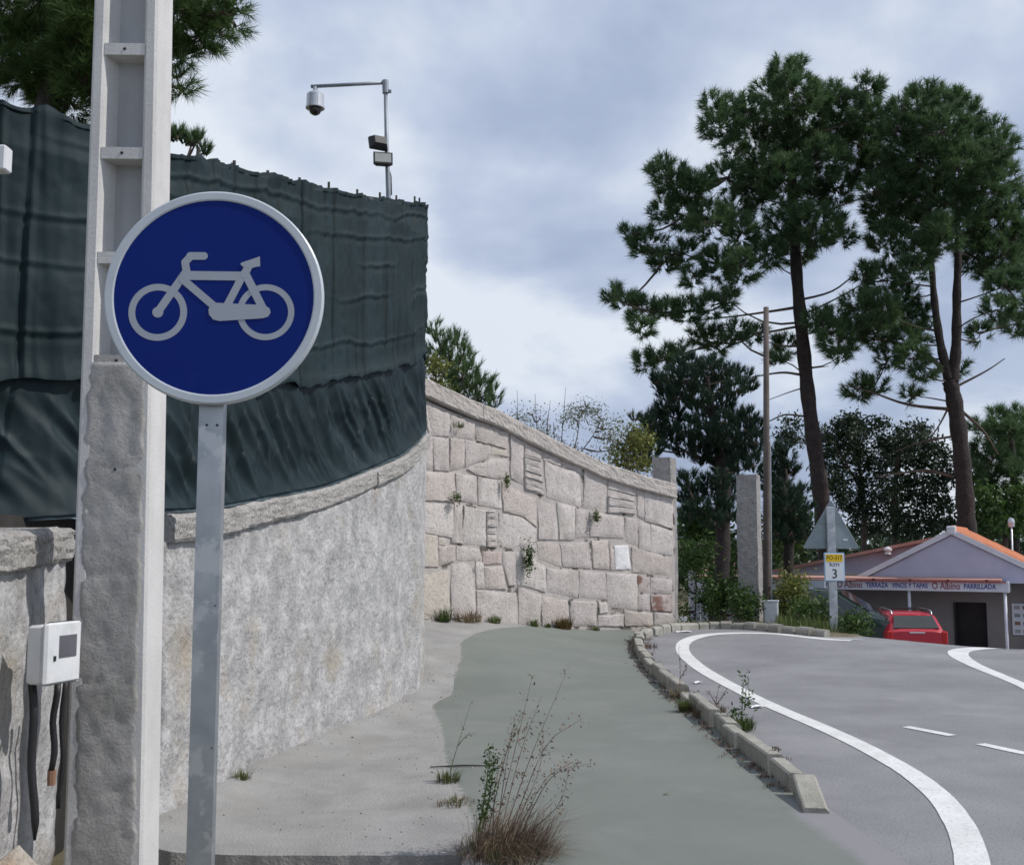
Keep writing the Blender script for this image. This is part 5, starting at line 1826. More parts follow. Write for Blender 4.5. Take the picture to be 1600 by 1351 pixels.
def tuft_thing(label, base, specs, name='grass_tuft', cat='grass', seed=1, group=None):
    """specs: (partname, material, n, rad, h, w, lean)"""
    rng = np.random.default_rng(seed)
    e = empty(name, base, label, cat, group)
    for sp_ in specs:
        pn, m, n, rad, h, w, lean = sp_[:7]
        Vv, Ff = blades(n, (base.x, base.y, base.z - .005), rad, h, w, lean, rng, 1.0, sp_[7] if len(sp_) > 7 else 0.0)
        reparent(np_mesh(pn, Vv, Ff, m), e)
    return e


def stalk_part(e, pn, m, paths, rad, leafm=None, nleaf=0, lsize=.01, rng=RNG, lspread=.01, n=4):
    b = MB()
    pts = []
    for pth in paths:
        P2 = catmull(pth, 4)
        b.tube(P2, [rad * (1 - .75 * i / (len(P2) - 1)) for i in range(len(P2))], n)
        pts += [tuple(p) for p in P2[len(P2) // 4:]]
    reparent(b.build(pn, m), e)
    if leafm:
        pts = np.array(pts)
        q = pts[rng.integers(0, len(pts), nleaf)] + rng.normal(size=(nleaf, 3)) * lspread
        Vv, Ff = leaves(q, lsize, rng)
        reparent(np_mesh('leaves', Vv, Ff, leafm), e)


# big dry weed on the edge of the apron
rg = np.random.default_rng(90)
wb = ground_at(792, 1336)
wd = tuft_thing('large dry brown weed clump with tall seed stalks at the corner of the apron', wb, [('dry_stems', 'drygrass', 300, .20, .26, .0035, 1.4, .45), ('brown_stems', 'drybrown', 420, .20, .33, .004, 1.0, .5), ('low_mat', 'drybrown', 520, .26, .12, .004, 2.2, .6), ('green_blades', 'grass', 90, .22, .13, .007, 1.1, -.2), ('straw', 'drygrass', 260, .26, .14, .004, 2.0, .5)], 'dry_weed', 'weed', 91)
paths = []
for (xs0, ys0, xm, ym, xe, ye) in ((770, 1290, 800, 1190, 832, 1055), (785, 1290, 830, 1180, 884, 1052), (790, 1300, 850, 1170, 905, 1125), (775, 1290, 790, 1200, 805, 1120), (800, 1300, 850, 1220, 895, 1190), (800, 1300, 870, 1260, 890, 1200),
                                   (770, 1300, 775, 1220, 800, 1150), (790, 1300, 840, 1210, 850, 1140), (760, 1290, 790, 1180, 820, 1110), (800, 1310, 860, 1215, 925, 1192), (780, 1290, 812, 1180, 845, 1090)):
    j = rg.uniform(-.08, .08)
    paths.append([at(xs0, ys0 + 20, wb.y), at(xm, ym, wb.y + j), at(xe, ye, wb.y + 2 * j)])
stalk_part(wd, 'seed_stalks', 'drybrown', paths, .0028, 'drybrown', 700, .009, rg, .022)
gp = [[at(748, 1300, wb.y - .05), at(758, 1240, wb.y - .05), at(766, 1172, wb.y - .06)], [at(752, 1300, wb.y - .05), at(764, 1250, wb.y), at(772, 1185, wb.y)]]
stalk_part(wd, 'green_stalk', 'grass', gp, .006, 'leaf_green', 420, .010, rg, .016)
wl = ground_at(700, 1222)
w2 = tuft_thing('green weed with a thin leaning stalk on the path edge', wl, [('green_blades', 'grass', 90, .07, .12, .007, .9), ('dry_blades', 'drybrown', 60, .09, .07, .006, 1.2)], 'edge_weed', 'weed', 92)
stalk_part(w2, 'thin_stalk', 'grass', [[at(703, 1205, wl.y), at(715, 1165, wl.y), at(735, 1100, wl.y)], [at(715, 1165, wl.y), at(728, 1150, wl.y), at(742, 1146, wl.y)]], .003, 'leaf_green', 26, .008, rg, .012)
tuft_thing('small dry weed patch on the apron edge below the green weed', ground_at(712, 1256), [('dry_blades', 'drygrass', 110, .12, .06, .006, 1.5), ('green_blades', 'grass', 40, .05, .07, .006, 1)], 'edge_weed', 'weed', 93)
tuft_thing('single grass tuft at the foot of the pale wall beside the sign post', ground_at(378, 1226), [('green_blades', 'grass', 90, .045, .13, .006, .8), ('dry_blades', 'drygrass', 40, .05, .14, .005, .8)], 'grass_tuft', 'grass', 94)

# kerb weeds
KWD = [(1062, 1092, 'tall thin weed rising between kerb stones, farthest of the tall ones', .16, [[(1060, 1090), (1063, 1050), (1060, 1012)], [(1062, 1060), (1070, 1048), (1073, 1040)]], 'drygrass'),
       (1118, 1116, 'spiky grey-green weed in the kerb gap, middle of the tall ones', .17, [[(1118, 1115), (1120, 1090), (1124, 1068)], [(1120, 1100), (1132, 1082), (1136, 1075)], [(1119, 1100), (1110, 1084), (1107, 1080)]], 'drybrown'),
       (1160, 1142, 'bushy green weed with tall spike behind the kerb', .2, [[(1158, 1140), (1160, 1100), (1163, 1052)], [(1162, 1110), (1170, 1090), (1168, 1065)], [(1155, 1130), (1148, 1115), (1144, 1108)]], 'grass'),
       (1100, 1122, 'dead brown weed heap spilling from kerb onto path', .14, [], 'drybrown'),
       (1070, 1113, 'bright green grass leaning over the path from the kerb', .10, [], 'grass'),
       (1205, 1204, 'small green sprout with two leaves between the last kerb stones', .05, [[(1204, 1203), (1204, 1180), (1208, 1166)], [(1204, 1180), (1212, 1170), (1218, 1170)]], 'grass')]
for i, (x, y, lab, rad, stk, m_) in enumerate(KWD):
    p = ground_at(x, y)
    p.z += .02
    r_ = rad * .55
    sp = [('blades', m_, int(60 + 600 * r_), r_, .12 if i != 5 else .05, .007, 1.1)]
    if i in (2, 4):
        sp.append(('green_blades', 'grass', 110, r_, .15, .008, .9))
    if i in (0, 1, 3):
        sp.append(('dry_blades', 'drygrass', 80, r_ * 1.2, .09, .007, 1.3))
    e = tuft_thing(lab, p, sp, 'kerb_weed', 'weed', 100 + i, 'weeds in the kerb')
    if stk:
        stalk_part(e, 'stalks', 'grass' if m_ == 'grass' else 'drybrown', [[at(a, b_, p.y) for a, b_ in s_] for s_ in stk], .005, 'leaf_green' if i == 2 else 'drybrown', 160 if i == 2 else 50, .02 if i == 2 else .011, rg, .03 if i == 2 else .012)
for i, (x, y, lab, m_, n_, rad, h_) in enumerate((
        (1048, 1076, 'low dry grass clump at the kerb foot above the green blades', 'drygrass', 120, .10, .10),
        (1086, 1112, 'straw-coloured weed between the green blades and dead brown heap', 'drygrass', 150, .11, .13),
        (1128, 1126, 'dry pale grass behind the kerb beside the spiky weed', 'drygrass', 130, .09, .12),
        (1150, 1140, 'low green leaves at the foot of the bushy kerb weed', 'grass', 140, .08, .11),
        (1182, 1182, 'small dry tuft on the path side of the kerb', 'drybrown', 90, .07, .06),
        (1010, 1012, 'dry brown tuft on the road side of the kerb bend', 'drybrown', 120, .16, .12))):
    p = ground_at(x, y)
    tuft_thing(lab, p, [('blades', m_, n_, rad, h_, .006, 1.2), ('short_blades', 'drybrown', n_ // 2, rad * 1.3, h_ * .5, .006, 1.8)], 'kerb_weed', 'weed', 160 + i, 'weeds in the kerb')
# dirt and dry litter along the kerb foot
rgd = np.random.default_rng(120)
VV, FF, o_ = [], [], 0
for i in range(len(KW) - 14):
    for k in range(16):
        f = rgd.random()
        q = KW[i].lerp(KW[i + 1], f)
        c = (q.x - .02 - abs(rgd.normal()) * .06, q.y, gz(q.x, q.y) + .012)
        v, f_ = blades(5, c, .03, .035, .008, 2.0, rgd)
        VV.append(v); FF.append(f_ + o_); o_ += len(v)
for i in range(2, 20):
    for k in range(5):
        f = rgd.random()
        q = KW[i].lerp(KW[i + 1], f)
        c = (q.x + .17 + abs(rgd.normal()) * .04, q.y, gz(q.x, q.y) + .008)
        v, f_ = blades(4, c, .03, .04, .008, 1.6, rgd)
        VV.append(v); FF.append(f_ + o_); o_ += len(v)
tag(np_mesh('dry_litter', np.concatenate(VV), np.concatenate(FF), 'drybrown'), 'dry leaves and dirt collected along the kerb foot', None, None, 'stuff')

# plants on and under the stone wall
for i, (x, y, n_, rad, h, m_, lab, down) in enumerate((
        (818, 855, 240, .10, .36, 'leaf_green', 'dark green plant hanging from the middle of the stone wall', True),
        (784, 744, 60, .05, .16, 'grass', 'small green tuft rooted in an upper joint of the stone wall', True),
        (924, 800, 90, .07, .16, 'grass', 'small green tuft hanging below the big pale blocks', True),
        (712, 668, 50, .1, .12, 'grass', 'faint green sprig under the coping near the net', False),
        (705, 772, 60, .1, .12, 'grass', 'yellowish moss plant on the reddish block near the net', True),
        (684, 968, 90, .10, .28, 'grass', 'grass tuft at the wall foot nearest the net', False),
        (722, 970, 170, .22, .24, 'drygrass', 'wide dry grass patch at the foot of the stone wall', False),
        (764, 970, 80, .09, .17, 'grass', 'low grass tuft right of the dry grass patch', False),
        (826, 971, 70, .07, .16, 'grass', 'small grass tuft below the hanging wall plant', False),
        (846, 972, 50, .05, .10, 'grass', 'tiny grass tuft left of the rusty coloured plant', False),
        (872, 972, 220, .13, .27, 'rustplant', 'rusty brown plant at the foot of the stone wall', False),
        (922, 972, 60, .07, .11, 'grass', 'low grass tuft right of the rusty coloured plant', False))):
    p, n__ = on_wall(x, y, .07)
    if not down:
        if y > 900:
            p = p + n__ * .06
            p.z = gz(p.x, p.y) + .005
        tuft_thing(lab, p, [('blades', m_, n_, rad, h, .014, .9)], 'wall_plant', 'plant', 130 + i, 'plants on the stone wall')
    else:
        rng = np.random.default_rng(130 + i)
        e = empty('wall_plant', p, lab, 'plant', 'plants on the stone wall')
        q = np.array(p)[None] + rng.normal(size=(n_ * 2, 3)) * np.array([[rad * .45, rad * .35, h * .36]]) + np.array([[0, 0, -h * .5]]) + np.array(n__)[None] * .05
        Vv, Ff = leaves(q, .024, rng)
        reparent(np_mesh('foliage', Vv, Ff, m_), e)

# verge grass (uncountable)
rgd = np.random.default_rng(140)
VV, FF, o_ = [], [], 0
for k in range(1500):
    px_ = rgd.uniform(1062, 1400)
    Y = rgd.uniform(20.6, 25.5)
    X = (px_ - 800) / F * Y
    Y = verge_y(X) + rgd.random() ** 1.3 * 4.5
    X = (px_ - 800) / F * Y
    if X > 6.4 or Y < verge_y(X) + .2 or X < 3.1:
        continue
    tall = .45 if 1205 < px_ < 1300 else .25
    v, f_ = blades(8, (X, Y, gz(X, Y) - .02), .14, tall * rgd.uniform(.5, 1.1), .014, .7, rgd)
    VV.append(v); FF.append(f_ + o_); o_ += len(v)
tag(np_mesh('verge_grass', np.concatenate(VV), np.concatenate(FF), 'grass'), 'rough green verge grass behind the far kerb', None, None, 'stuff')
VV, FF, o_ = [], [], 0
for k in range(260):
    i = rgd.integers(20, len(KW) - 1)
    q = KW[i].lerp(KW[i + 1], rgd.random())
    c = (q.x, q.y + rgd.uniform(.14, .4), gz(q.x, q.y))
    v, f_ = blades(8, c, .08, .16, .012, 1.0, rgd)
    VV.append(v); FF.append(f_ + o_); o_ += len(v)
tag(np_mesh('dry_verge_grass', np.concatenate(VV), np.concatenate(FF), 'drygrass'), 'dry straw-coloured grass strip along the far kerb', None, None, 'stuff')

# grit and pebbles swept along the wall foot and the apron
rgp = np.random.default_rng(150)
VV, FF, o_ = [], [], 0
for k in range(380):
    Y = rgp.uniform(APR_Y + .1, 14)
    xl2, xr2 = interp(Y, lc_pts) + .06, edge_x(Y) + .25
    X = xl2 + (xr2 - xl2) * (rgp.random() ** 2 if rgp.random() < .5 else 1 - rgp.random() ** 2 * .5)
    r_ = rgp.uniform(.003, .008) if rgp.random() < .93 else rgp.uniform(.009, .016)
    z = apron_z(X, Y) + .004
    v = np.array([[1, 0, 0], [0, 1, 0], [-1, 0, 0], [0, -1, 0], [0, 0, .8], [0, 0, -.6]]) * r_ * rgp.uniform(.6, 1.3, (6, 1)) + np.array([[X, Y, z]])
    VV.append(v)
    FF.append(np.array([[0, 1, 4], [1, 2, 4], [2, 3, 4], [3, 0, 4], [1, 0, 5], [2, 1, 5], [3, 2, 5], [0, 3, 5]]) + o_)
    o_ += 6
tag(np_mesh('grit', np.concatenate(VV), np.concatenate(FF), 'kerb'), 'loose grit and small pebbles on the concrete apron', None, None, 'stuff')

# litter
def paper(px_, py_, w, l, lab, rz=0.0):
    p = ground_at(px_, py_)
    b = MB()
    V = []
    for i in range(4):
        for j in range(3):
            x, y = (i / 3 - .5) * w, (j / 2 - .5) * l
            c, s_ = math.cos(rz), math.sin(rz)
            V.append((p.x + x * c - y * s_, p.y + x * s_ + y * c, p.z + .012 + .018 * abs(math.sin(i * 2.3 + j * 1.7)) ))
    b.add(V, [(i * 3 + j, (i + 1) * 3 + j, (i + 1) * 3 + j + 1, i * 3 + j + 1) for i in range(3) for j in range(2)])
    tag(b.build('paper_scrap', 'paper'), lab, 'litter', 'paper litter')


paper(1182, 1106, .13, .10, 'white paper scrap on the road between kerb and line, nearest one', .1)
paper(1090, 1068, .11, .08, 'small white paper scrap on the asphalt beside the tall thin weed', .5)
paper(1068, 988, .28, .16, 'white paper scrap lying by the far bend of the kerb', .1)
p = ground_at(1042, 1243)
b = MB()
b.add([(p.x - .03, p.y, p.z + .012), (p.x, p.y - .015, p.z + .02), (p.x + .03, p.y, p.z + .03), (p.x, p.y + .02, p.z + .016)], [(0, 1, 2), (0, 2, 3)])
tag(b.build('fallen_leaf', 'drygrass'), 'single dry curled leaf on the green path', 'leaf')
b = MB()  # weed shadow on the ground, modelled as a thin dark rod
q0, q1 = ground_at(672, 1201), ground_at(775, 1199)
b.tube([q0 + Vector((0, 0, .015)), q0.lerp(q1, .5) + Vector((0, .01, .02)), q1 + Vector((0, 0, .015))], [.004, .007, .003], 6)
tag(b.build('weed_shadow_strip', 'bark'), 'thin dark rod imitating a weed shadow across the path edge', 'shadow strip')

# ================================================================== VERGE FURNITURE
# wooden pole
WY = 22.4
b = MB()
b.tube([at(1199, 985, WY) - Vector((0, 0, .5)), at(1198.5, 940, WY), at(1197.5, 700, WY), at(1197, 480, WY)], [.082, .078, .066, .055], 12)
wp = empty('wooden_pole', (at(1199, 960, WY).x, WY, gz(5, WY)), 'weathered round wooden pole behind the free-standing granite pillar', 'pole')
reparent(b.build('shaft', 'wood', smooth=True), wp)
b = MB(); b.tube([at(1205.5, 965, WY - .1), at(1204.5, 800, WY - .1), at(1203.5, 690, WY - .08)], .014, 6)
reparent(b.build('conduit', 'galv'), wp)
# white service cabinet
ca = at(1195, 958, 21.0)
cb_ = at(1219, 958, 21.0)
zt_, zb_ = at(1207, 940, 21).z, gz(ca.x, 21.0) - .05
cab = empty('service_cabinet', ((ca.x + cb_.x) / 2, 21, zb_), 'small white service cabinet between pole and weedy bush', 'cabinet')
axc = Matrix.Rotation(R(-22), 3, 'Z')
AXC = [axc @ Vector(v) for v in ((1, 0, 0), (0, 1, 0), (0, 0, 1))]
cen = Vector(((ca.x + cb_.x) / 2, 21.1, (zt_ + zb_) / 2))
b = MB(); b.box(cen, (.24, .22, zt_ - zb_), AXC, .01)
reparent(b.build('housing', 'cabinet'), cab)
b = MB(); b.box(cen + Vector((0, 0, (zt_ - zb_) / 2 + .01)), (.27, .25, .03), AXC, .006)
reparent(b.build('lid', 'cabinet'), cab)
b = MB(); b.box(cen - AXC[1] * .113 + Vector((0, 0, .03)), (.2, .008, (zt_ - zb_) * .7), AXC)
reparent(b.build('door', 'cabinet'), cab)

# triangle sign + kilometre plate
TY = 20.7
tp = empty('warning_sign', (at(1302, 985, TY).x, TY, gz(at(1302, 985, TY).x, TY)), 'triangular road sign seen from behind on a grey post', 'traffic sign')
xl_, xr_ = at(1296, 900, TY).x, at(1309, 900, TY).x
b = MB(); b.box(((xl_ + xr_) / 2, TY + .1, (at(1302, 800, TY).z + gz(xl_, TY) - .3) / 2), (xr_ - xl_, .08, at(1302, 783, TY).z - gz(xl_, TY) + .3), None, .008)
reparent(b.build('post', 'galv'), tp)
tri = [at(1302, 779, TY), at(1347, 857, TY), at(1257, 857, TY)]
cx_ = sum((p for p in tri), Vector()) / 3
pts = []
for i in range(3):                      # rounded corners
    p, a, c = tri[i], tri[i - 1], tri[(i + 1) % 3]
    u, v = (a - p).normalized() * .07, (c - p).normalized() * .07
    for k in range(6):
        f = k / 5
        pts.append((p + u) * (1 - f) ** 2 + p * 2 * f * (1 - f) + (p + v) * f ** 2)
b = MB()
b.loft([[p + Vector((0, 0.165, 0)) for p in pts], [cx_ + (p - cx_) * 1.0 + Vector((0, .15, 0)) for p in pts], [cx_ + (p - cx_) * .965 + Vector((0, .146, 0)) for p in pts], [cx_ + (p - cx_) * .955 + Vector((0, .156, 0)) for p in pts]], True, True)
reparent(b.build('plate_back', 'signback'), tp)
b = MB()
b.loft([[p + Vector((0, 0.168, 0)) for p in pts], [p + Vector((0, .172, 0)) for p in pts]], True, True)
reparent(b.build('red_border', 'signred'), tp)
b = MB(); b.box(at(1325, 843, TY) + Vector((0, .154, 0)), (.09, .004, .035))
reparent(b.build('sticker', 'cabinet'), tp)
b = MB(); b.box((xl_ + .08, TY + .135, at(1302, 815, TY).z), (.4, .01, .04))
reparent(b.build('clamp_rail', 'signback'), tp)
kx0, kx1 = at(1288, 885, TY - .02).x, at(1320, 885, TY - .02).x
kz0, kz1 = at(1302, 908, TY - .02).z, at(1302, 863, TY - .02).z
kw, kh = kx1 - kx0, kz1 - kz0
kc = Vector(((kx0 + kx1) / 2, TY - .0, (kz0 + kz1) / 2))
ks = empty('kilometre_plate', tuple(kc + Vector((0, 0, -kh / 2))), 'white kilometre plate with yellow PO-317 band fixed to the grey sign post', 'road sign')
b = MB(); b.box(kc, (kw, .02, kh), None, .008); reparent(b.build('plate', 'plateedge'), ks)
b = MB(); b.box(kc + Vector((0, -.0115, 0)), (kw * .90, .006, kh * .93)); reparent(b.build('plate_face', 'platewhite'), ks)
b = MB(); b.box(kc + Vector((0, -.0155, kh * .31)), (kw * .82, .005, kh * .26)); reparent(b.build('yellow_band', 'signyellow'), ks)
EXv, EZv = (1, 0, 0), (0, 0, 1)
reparent(text_mesh('route_number', 'PO-317', kh * .22, 'textblack', kc + Vector((0, -.0195, kh * .315)), EXv, EZv, None, 'CENTER', kw * .76), ks)
reparent(text_mesh('unit_text', 'km', kh * .22, 'textblack', kc + Vector((0, -.0165, kh * .09)), EXv, EZv, None, 'CENTER', kw * .46), ks)
reparent(text_mesh('distance_number', '3', kh * .46, 'textblack', kc + Vector((0, -.0165, -kh * .25)), EXv, EZv, None, 'CENTER'), ks)

# ================================================================== RESTAURANT
HC = at(1573, 925, 31.0)                     # lower right front corner of the porch fascia
ROT = R(-27)
HR = Vector((math.cos(ROT), math.sin(ROT), 0))
HD = Vector((-math.sin(ROT), math.cos(ROT), 0))
GZH = -2.25
house = empty('restaurant', (HC.x, HC.y, GZH), 'low lilac restaurant with orange tiled roof and lettered porch', 'building', rz=ROT)
FL = 9.0                                     # porch length
fz = HC.z - GZH                              # local heights: fascia underside
fh = at(1573, 909, 31).z - HC.z


def hp(px_, py_, dy):
    """local x,z of the photo pixel on the plane local y = dy"""
    d = ray(px_, py_)
    o_ = Vector((0, 0, EYE))
    P0 = Vector((HC.x, HC.y, 0)) + HD * dy
    t = (P0 - o_).dot(HD) / d.dot(HD)
    q = o_ + d * t - Vector((HC.x, HC.y, GZH))
    return q.dot(HR), q.z


def hb(name, c, d, m, parent=house, bev=0.0):
    b = MB(); b.box(c, d, None, bev)
    return b.build(name, m, parent)


hb('fascia', (-FL / 2, 0.03, fz + fh / 2), (FL, .06, fh), 'fascia')
hb('side_fascia', (.03, 0.72, fz + fh / 2), (.06, 1.42, fh * 1.1), 'fascia')
hb('porch_ceiling', (-FL / 2, 0.75, fz + fh - .03), (FL - .02, 1.38, .03), 'porchwall')
# tiled strip over the porch
b = MB()
b.hexa([(-FL, -.06, fz + fh + .012), (-.12, -.06, fz + fh + .012), (-.12, .5, fz + fh + .05), (-FL, .5, fz + fh + .05), (-FL, -.06, fz + fh + .06), (-.12, -.06, fz + fh + .06), (-.12, .5, fz + fh + .10), (-FL, .5, fz + fh + .10)])
pr_ = b.build('porch_roof', 'tile_faded', house)
for k in range(9):
    hb('roof_batten', (-.5 - k * 1.02, -.075, fz + fh + .03), (.05, .06, .05), 'black', house)
hb('gutter', (-FL / 2, -.085, fz + fh - .012), (FL, .05, .03), 'signred', house)
# porch wall with door opening
dxl, dz1 = hp(1490, 940, 1.5)
dxr, _ = hp(1541, 940, 1.5)
wt = fz + fh + .15
hb('porch_wall', ((dxl - FL) / 2, 1.55, wt / 2), (FL + dxl, .1, wt), 'porchwall')
hb('porch_wall', ((dxr + 1.7) / 2, 1.55, wt / 2), (1.7 - dxr, .1, wt), 'porchwall')
hb('door_lintel', ((dxl + dxr) / 2, 1.55, (dz1 + wt) / 2), (dxr - dxl, .1, wt - dz1), 'porchwall')
hb('doorway', ((dxl + dxr) / 2, 1.95, dz1 / 2), (dxr - dxl, .05, dz1), 'doordark')
hb('door_frame', (dxl + .03, 1.52, dz1 / 2), (.06, .14, dz1), 'doordark')
hb('porch_floor', (-FL / 2 + .5, .8, .02), (FL + 1, 1.8, .08), 'apron')
for px_ in (1423, 1573):
    x_, _ = hp(px_, 950, .1)
    b = MB(); b.tube([(x_ - .03, .1, 0), (x_ - .03, .1, fz)], .045, 10)
    b.build('porch_column', 'fascia', house, smooth=True)
# gable front
GY = 0.55
pk = hp(1487, 836, GY); gl = hp(1348, 905, GY); 
gr = (pk[0] * 2 - gl[0], gl[1])
b = MB()
b.add([(gl[0], GY, wt - .2), (gr[0], GY, wt - .2), (gr[0], GY, gr[1]), (pk[0], GY, pk[1]), (gl[0], GY, gl[1]), (gl[0], GY + .2, wt - .2), (gr[0], GY + .2, wt - .2), (gr[0], GY + .2, gr[1]), (pk[0], GY + .2, pk[1]), (gl[0], GY + .2, gl[1])],
      [(0, 1, 2, 3, 4), (9, 8, 7, 6, 5), (0, 5, 6, 1), (1, 6, 7, 2), (2, 7, 8, 3), (3, 8, 9, 4), (4, 9, 5, 0)])
b.build('gable', 'housewall', house)
hb('side_wall', (gr[0] - .1, 3.2, wt / 2), (.15, 5.0, wt), 'housewall')
RLEN = 4.6
for sgn, (ex, ez) in ((-1, gl), (1, gr)):
    a = Vector((pk[0], 0, pk[1])); c = Vector((ex, 0, ez)); dvec = (c - a); Ls = dvec.length * 1.06; dvec.normalize()
    nn_ = Vector((-dvec.z, 0, dvec.x)); nn_ = nn_ if nn_.z > 0 else -nn_
    # barge board
    b = MB(); b.hexa([a + nn_ * .02 + Vector((0, GY - .1, 0)), a + dvec * Ls + nn_ * .02 + Vector((0, GY - .1, 0)), a + dvec * Ls + nn_ * .02 + Vector((0, GY - .01, 0)), a + nn_ * .02 + Vector((0, GY - .01, 0)),
                      a + nn_ * .17 + Vector((0, GY - .1, 0)), a + dvec * Ls + nn_ * .17 + Vector((0, GY - .1, 0)), a + dvec * Ls + nn_ * .17 + Vector((0, GY - .01, 0)), a + nn_ * .17 + Vector((0, GY - .01, 0))])
    b.build('barge_board', 'housetrim', house)
    # tiles: corrugated slope
    rf = MB()
    nc = 17
    for i in range(nc):
        y0 = GY + RLEN * i / nc
        y1 = GY + RLEN * (i + 1) / nc
        rings = []
        for j in range(11):
            f = j / 10
            ring = []
            for k in range(5):
                yy_ = y0 + (y1 - y0) * k / 4
                h = (.14 if sgn == 1 else .04) + .09 * math.sin(math.pi * k / 4) + .012 * (j % 2)
                ring.append(a + dvec * (Ls * f) + nn_ * h + Vector((0, yy_, 0)))
            rings.append(ring)
        rf.loft(rings, closed=False)
    r_ = rf.build('roof_slope', 'tile', house)
    if sgn == 1:
        for i in range(14):
            b = MB(); y0 = GY + RLEN * i / 14
            b.tube([(pk[0], y0, pk[1] + .17), (pk[0], y0 + RLEN / 14 + .03, pk[1] + .185)], [.09, .105], 8)
            b.build('ridge_tile', 'tile', r_)
b = MB(); b.box((pk[0], GY - .06, pk[1] + .14), (.26, .14, .26), None, .03)
b.build('gable_finial', 'housetrim', house)
# lower wing behind on the left
q1 = hp(1456, 841, 3.2); q0 = hp(1212, 891, 3.2)
b = MB()
b.add([(q0[0], 3.2, 1.5), (q1[0] + 1.2, 3.2, 1.5), (q1[0] + 1.2, 3.2, q1[1] - .3), (q1[0], 3.2, q1[1] - .08), (q0[0] + .35, 3.2, q0[1] - .02), (q0[0], 3.2, q0[1] - .10)], [(0, 1, 2, 3, 4, 5)])
b.build('wing_wall', 'housewall', house)
a = Vector((q1[0] + .2, 0, q1[1] + .04)); c = Vector((q0[0] - .25, 0, q0[1] - .04))
b = MB(); b.hexa([a + Vector((0, 2.95, -.07)), c + Vector((0, 2.95, -.07)), c + Vector((0, 6.5, -.07)), a + Vector((0, 6.5, -.07)), a + Vector((0, 2.95, .03)), c + Vector((0, 2.95, .03)), c + Vector((0, 6.5, .03)), a + Vector((0, 6.5, .03))])
b.build('wing_roof', 'tile_faded', house)
hb('wing_base_wall', ((q0[0] + q1[0]) / 2, 3.25, .78), (q1[0] - q0[0], .08, 1.5), 'porchwall')
v0 = hp(1388, 862, 3.0)
b = MB(); b.lathe([(.04, -.08), (.12, -.07), (.08, .02), (.13, .04), (.13, .1), (.02, .17)], (v0[0], 2.9, v0[1]), 10)
b.build('roof_vent', 'housetrim', house)
# lettering on the fascia
lets = [('SCO', 'textblue', 1222, 1238, .15), ('A', 'textblue', 1290, 1296, .15), ('O Albino', 'textred', 1308, 1347, .22), ('TERRAZA', 'textblue', 1353, 1388, .16), ('VINOS Y TAPAS', 'textblue', 1394, 1450, .16),
        ('O Albino', 'textred', 1456, 1500, .22), ('PARRILLADA', 'textblue', 1506, 1556, .16)]
for s_, m_, xa, xb, sz in lets:
    la, _ = hp(xa, 918, 0); lb_, _ = hp(xb, 918, 0)
    text_mesh('fascia_lettering', s_, sz * 1.25, m_, (la, -.008, fz + fh / 2), (1, 0, 0), (0, 0, 1), house, 'LEFT', lb_ - la)
# notice board on the right
na = hp(1581, 942, 1.45); nb_ = hp(1600, 992, 1.45)
nbd = empty('notice_board', tuple(Vector((HC.x, HC.y, GZH)) + HR * (na[0] + .35) + HD * 1.45 + Vector((0, 0, nb_[1]))), 'white notice board with small pictures on the porch wall at the frame edge', 'notice board', rz=ROT)
b = MB(); b.box((0, 0, (na[1] - nb_[1]) / 2), (.72, .04, na[1] - nb_[1]), None, .008); b.build('board', 'platewhite', nbd)
for r_i in range(4):
    for c_i in range(3):
        b = MB(); b.box((-.22 + c_i * .22, -.025, (na[1] - nb_[1]) * (.12 + .25 * r_i)), (.15, .006, .1)); b.build('picture', ('poleweb', 'insulator', 'signback')[(r_i + c_i) % 3], nbd)
# banner / windbreak on the left of the porch
ba = hp(1246, 906, -.5); bb_ = hp(1289, 940, -.5)
bn = empty('windbreak_panel', tuple(Vector((HC.x, HC.y, GZH)) + HR * ba[0] + HD * -.5), 'pale bluish windbreak panel in front of the porch left of the sign post', 'panel', rz=ROT)
wz = bb_[0] - ba[0]
b = MB(); b.box((wz / 2, 0, (ba[1] + bb_[1]) / 2), (wz, .04, ba[1] - bb_[1])); b.build('upper_panel', 'banner', bn)
b = MB(); b.box((wz / 2, 0, bb_[1] / 2), (wz, .03, bb_[1] - .02)); b.build('lower_panel', 'bannerlow', bn)
for x_ in (0, wz):
    b = MB(); b.tube([(x_, 0, 0), (x_, 0, ba[1] + .03)], .03, 6); b.build('frame_post', 'fascia', bn)
# blue parasol/cover beside the post
pa = hp(1291, 925, -.8)
b = MB(); b.box((0, 0, .9), (.6, .3, 1.0), None, .05)
bc = empty('blue_cover', tuple(Vector((HC.x, HC.y, GZH)) + HR * (pa[0] + .35) + HD * -.7), 'dark blue awning panel half hidden behind the grey sign post', 'awning', rz=ROT)
b = MB(); b.box((0, 0, 1.75), (.75, .05, .95)); b.build('panel', 'blueplastic', bc)
for x_ in (-.37, .37):
    b = MB(); b.tube([(x_, 0.04, 0), (x_, .04, 2.25)], .02, 6); b.build('pole', 'galv', bc)
# lamp post / flue at the right
p = at(1579, 850, 35.5)
fl = empty('metal_flue', (p.x, 35.5, GZH), 'thin metal flue with cap behind the tiled roof', 'flue')
b = MB(); b.tube([(p.x, 35.5, GZH), at(1580, 812, 35.5)], .03, 8); reparent(b.build('pipe', 'camgrey', smooth=True), fl)
b = MB(); b.lathe([(.09, -.16), (.11, .0), (.08, .1), (.02, .13)], at(1580, 815, 35.5), 10); reparent(b.build('cap', 'camgrey'), fl)
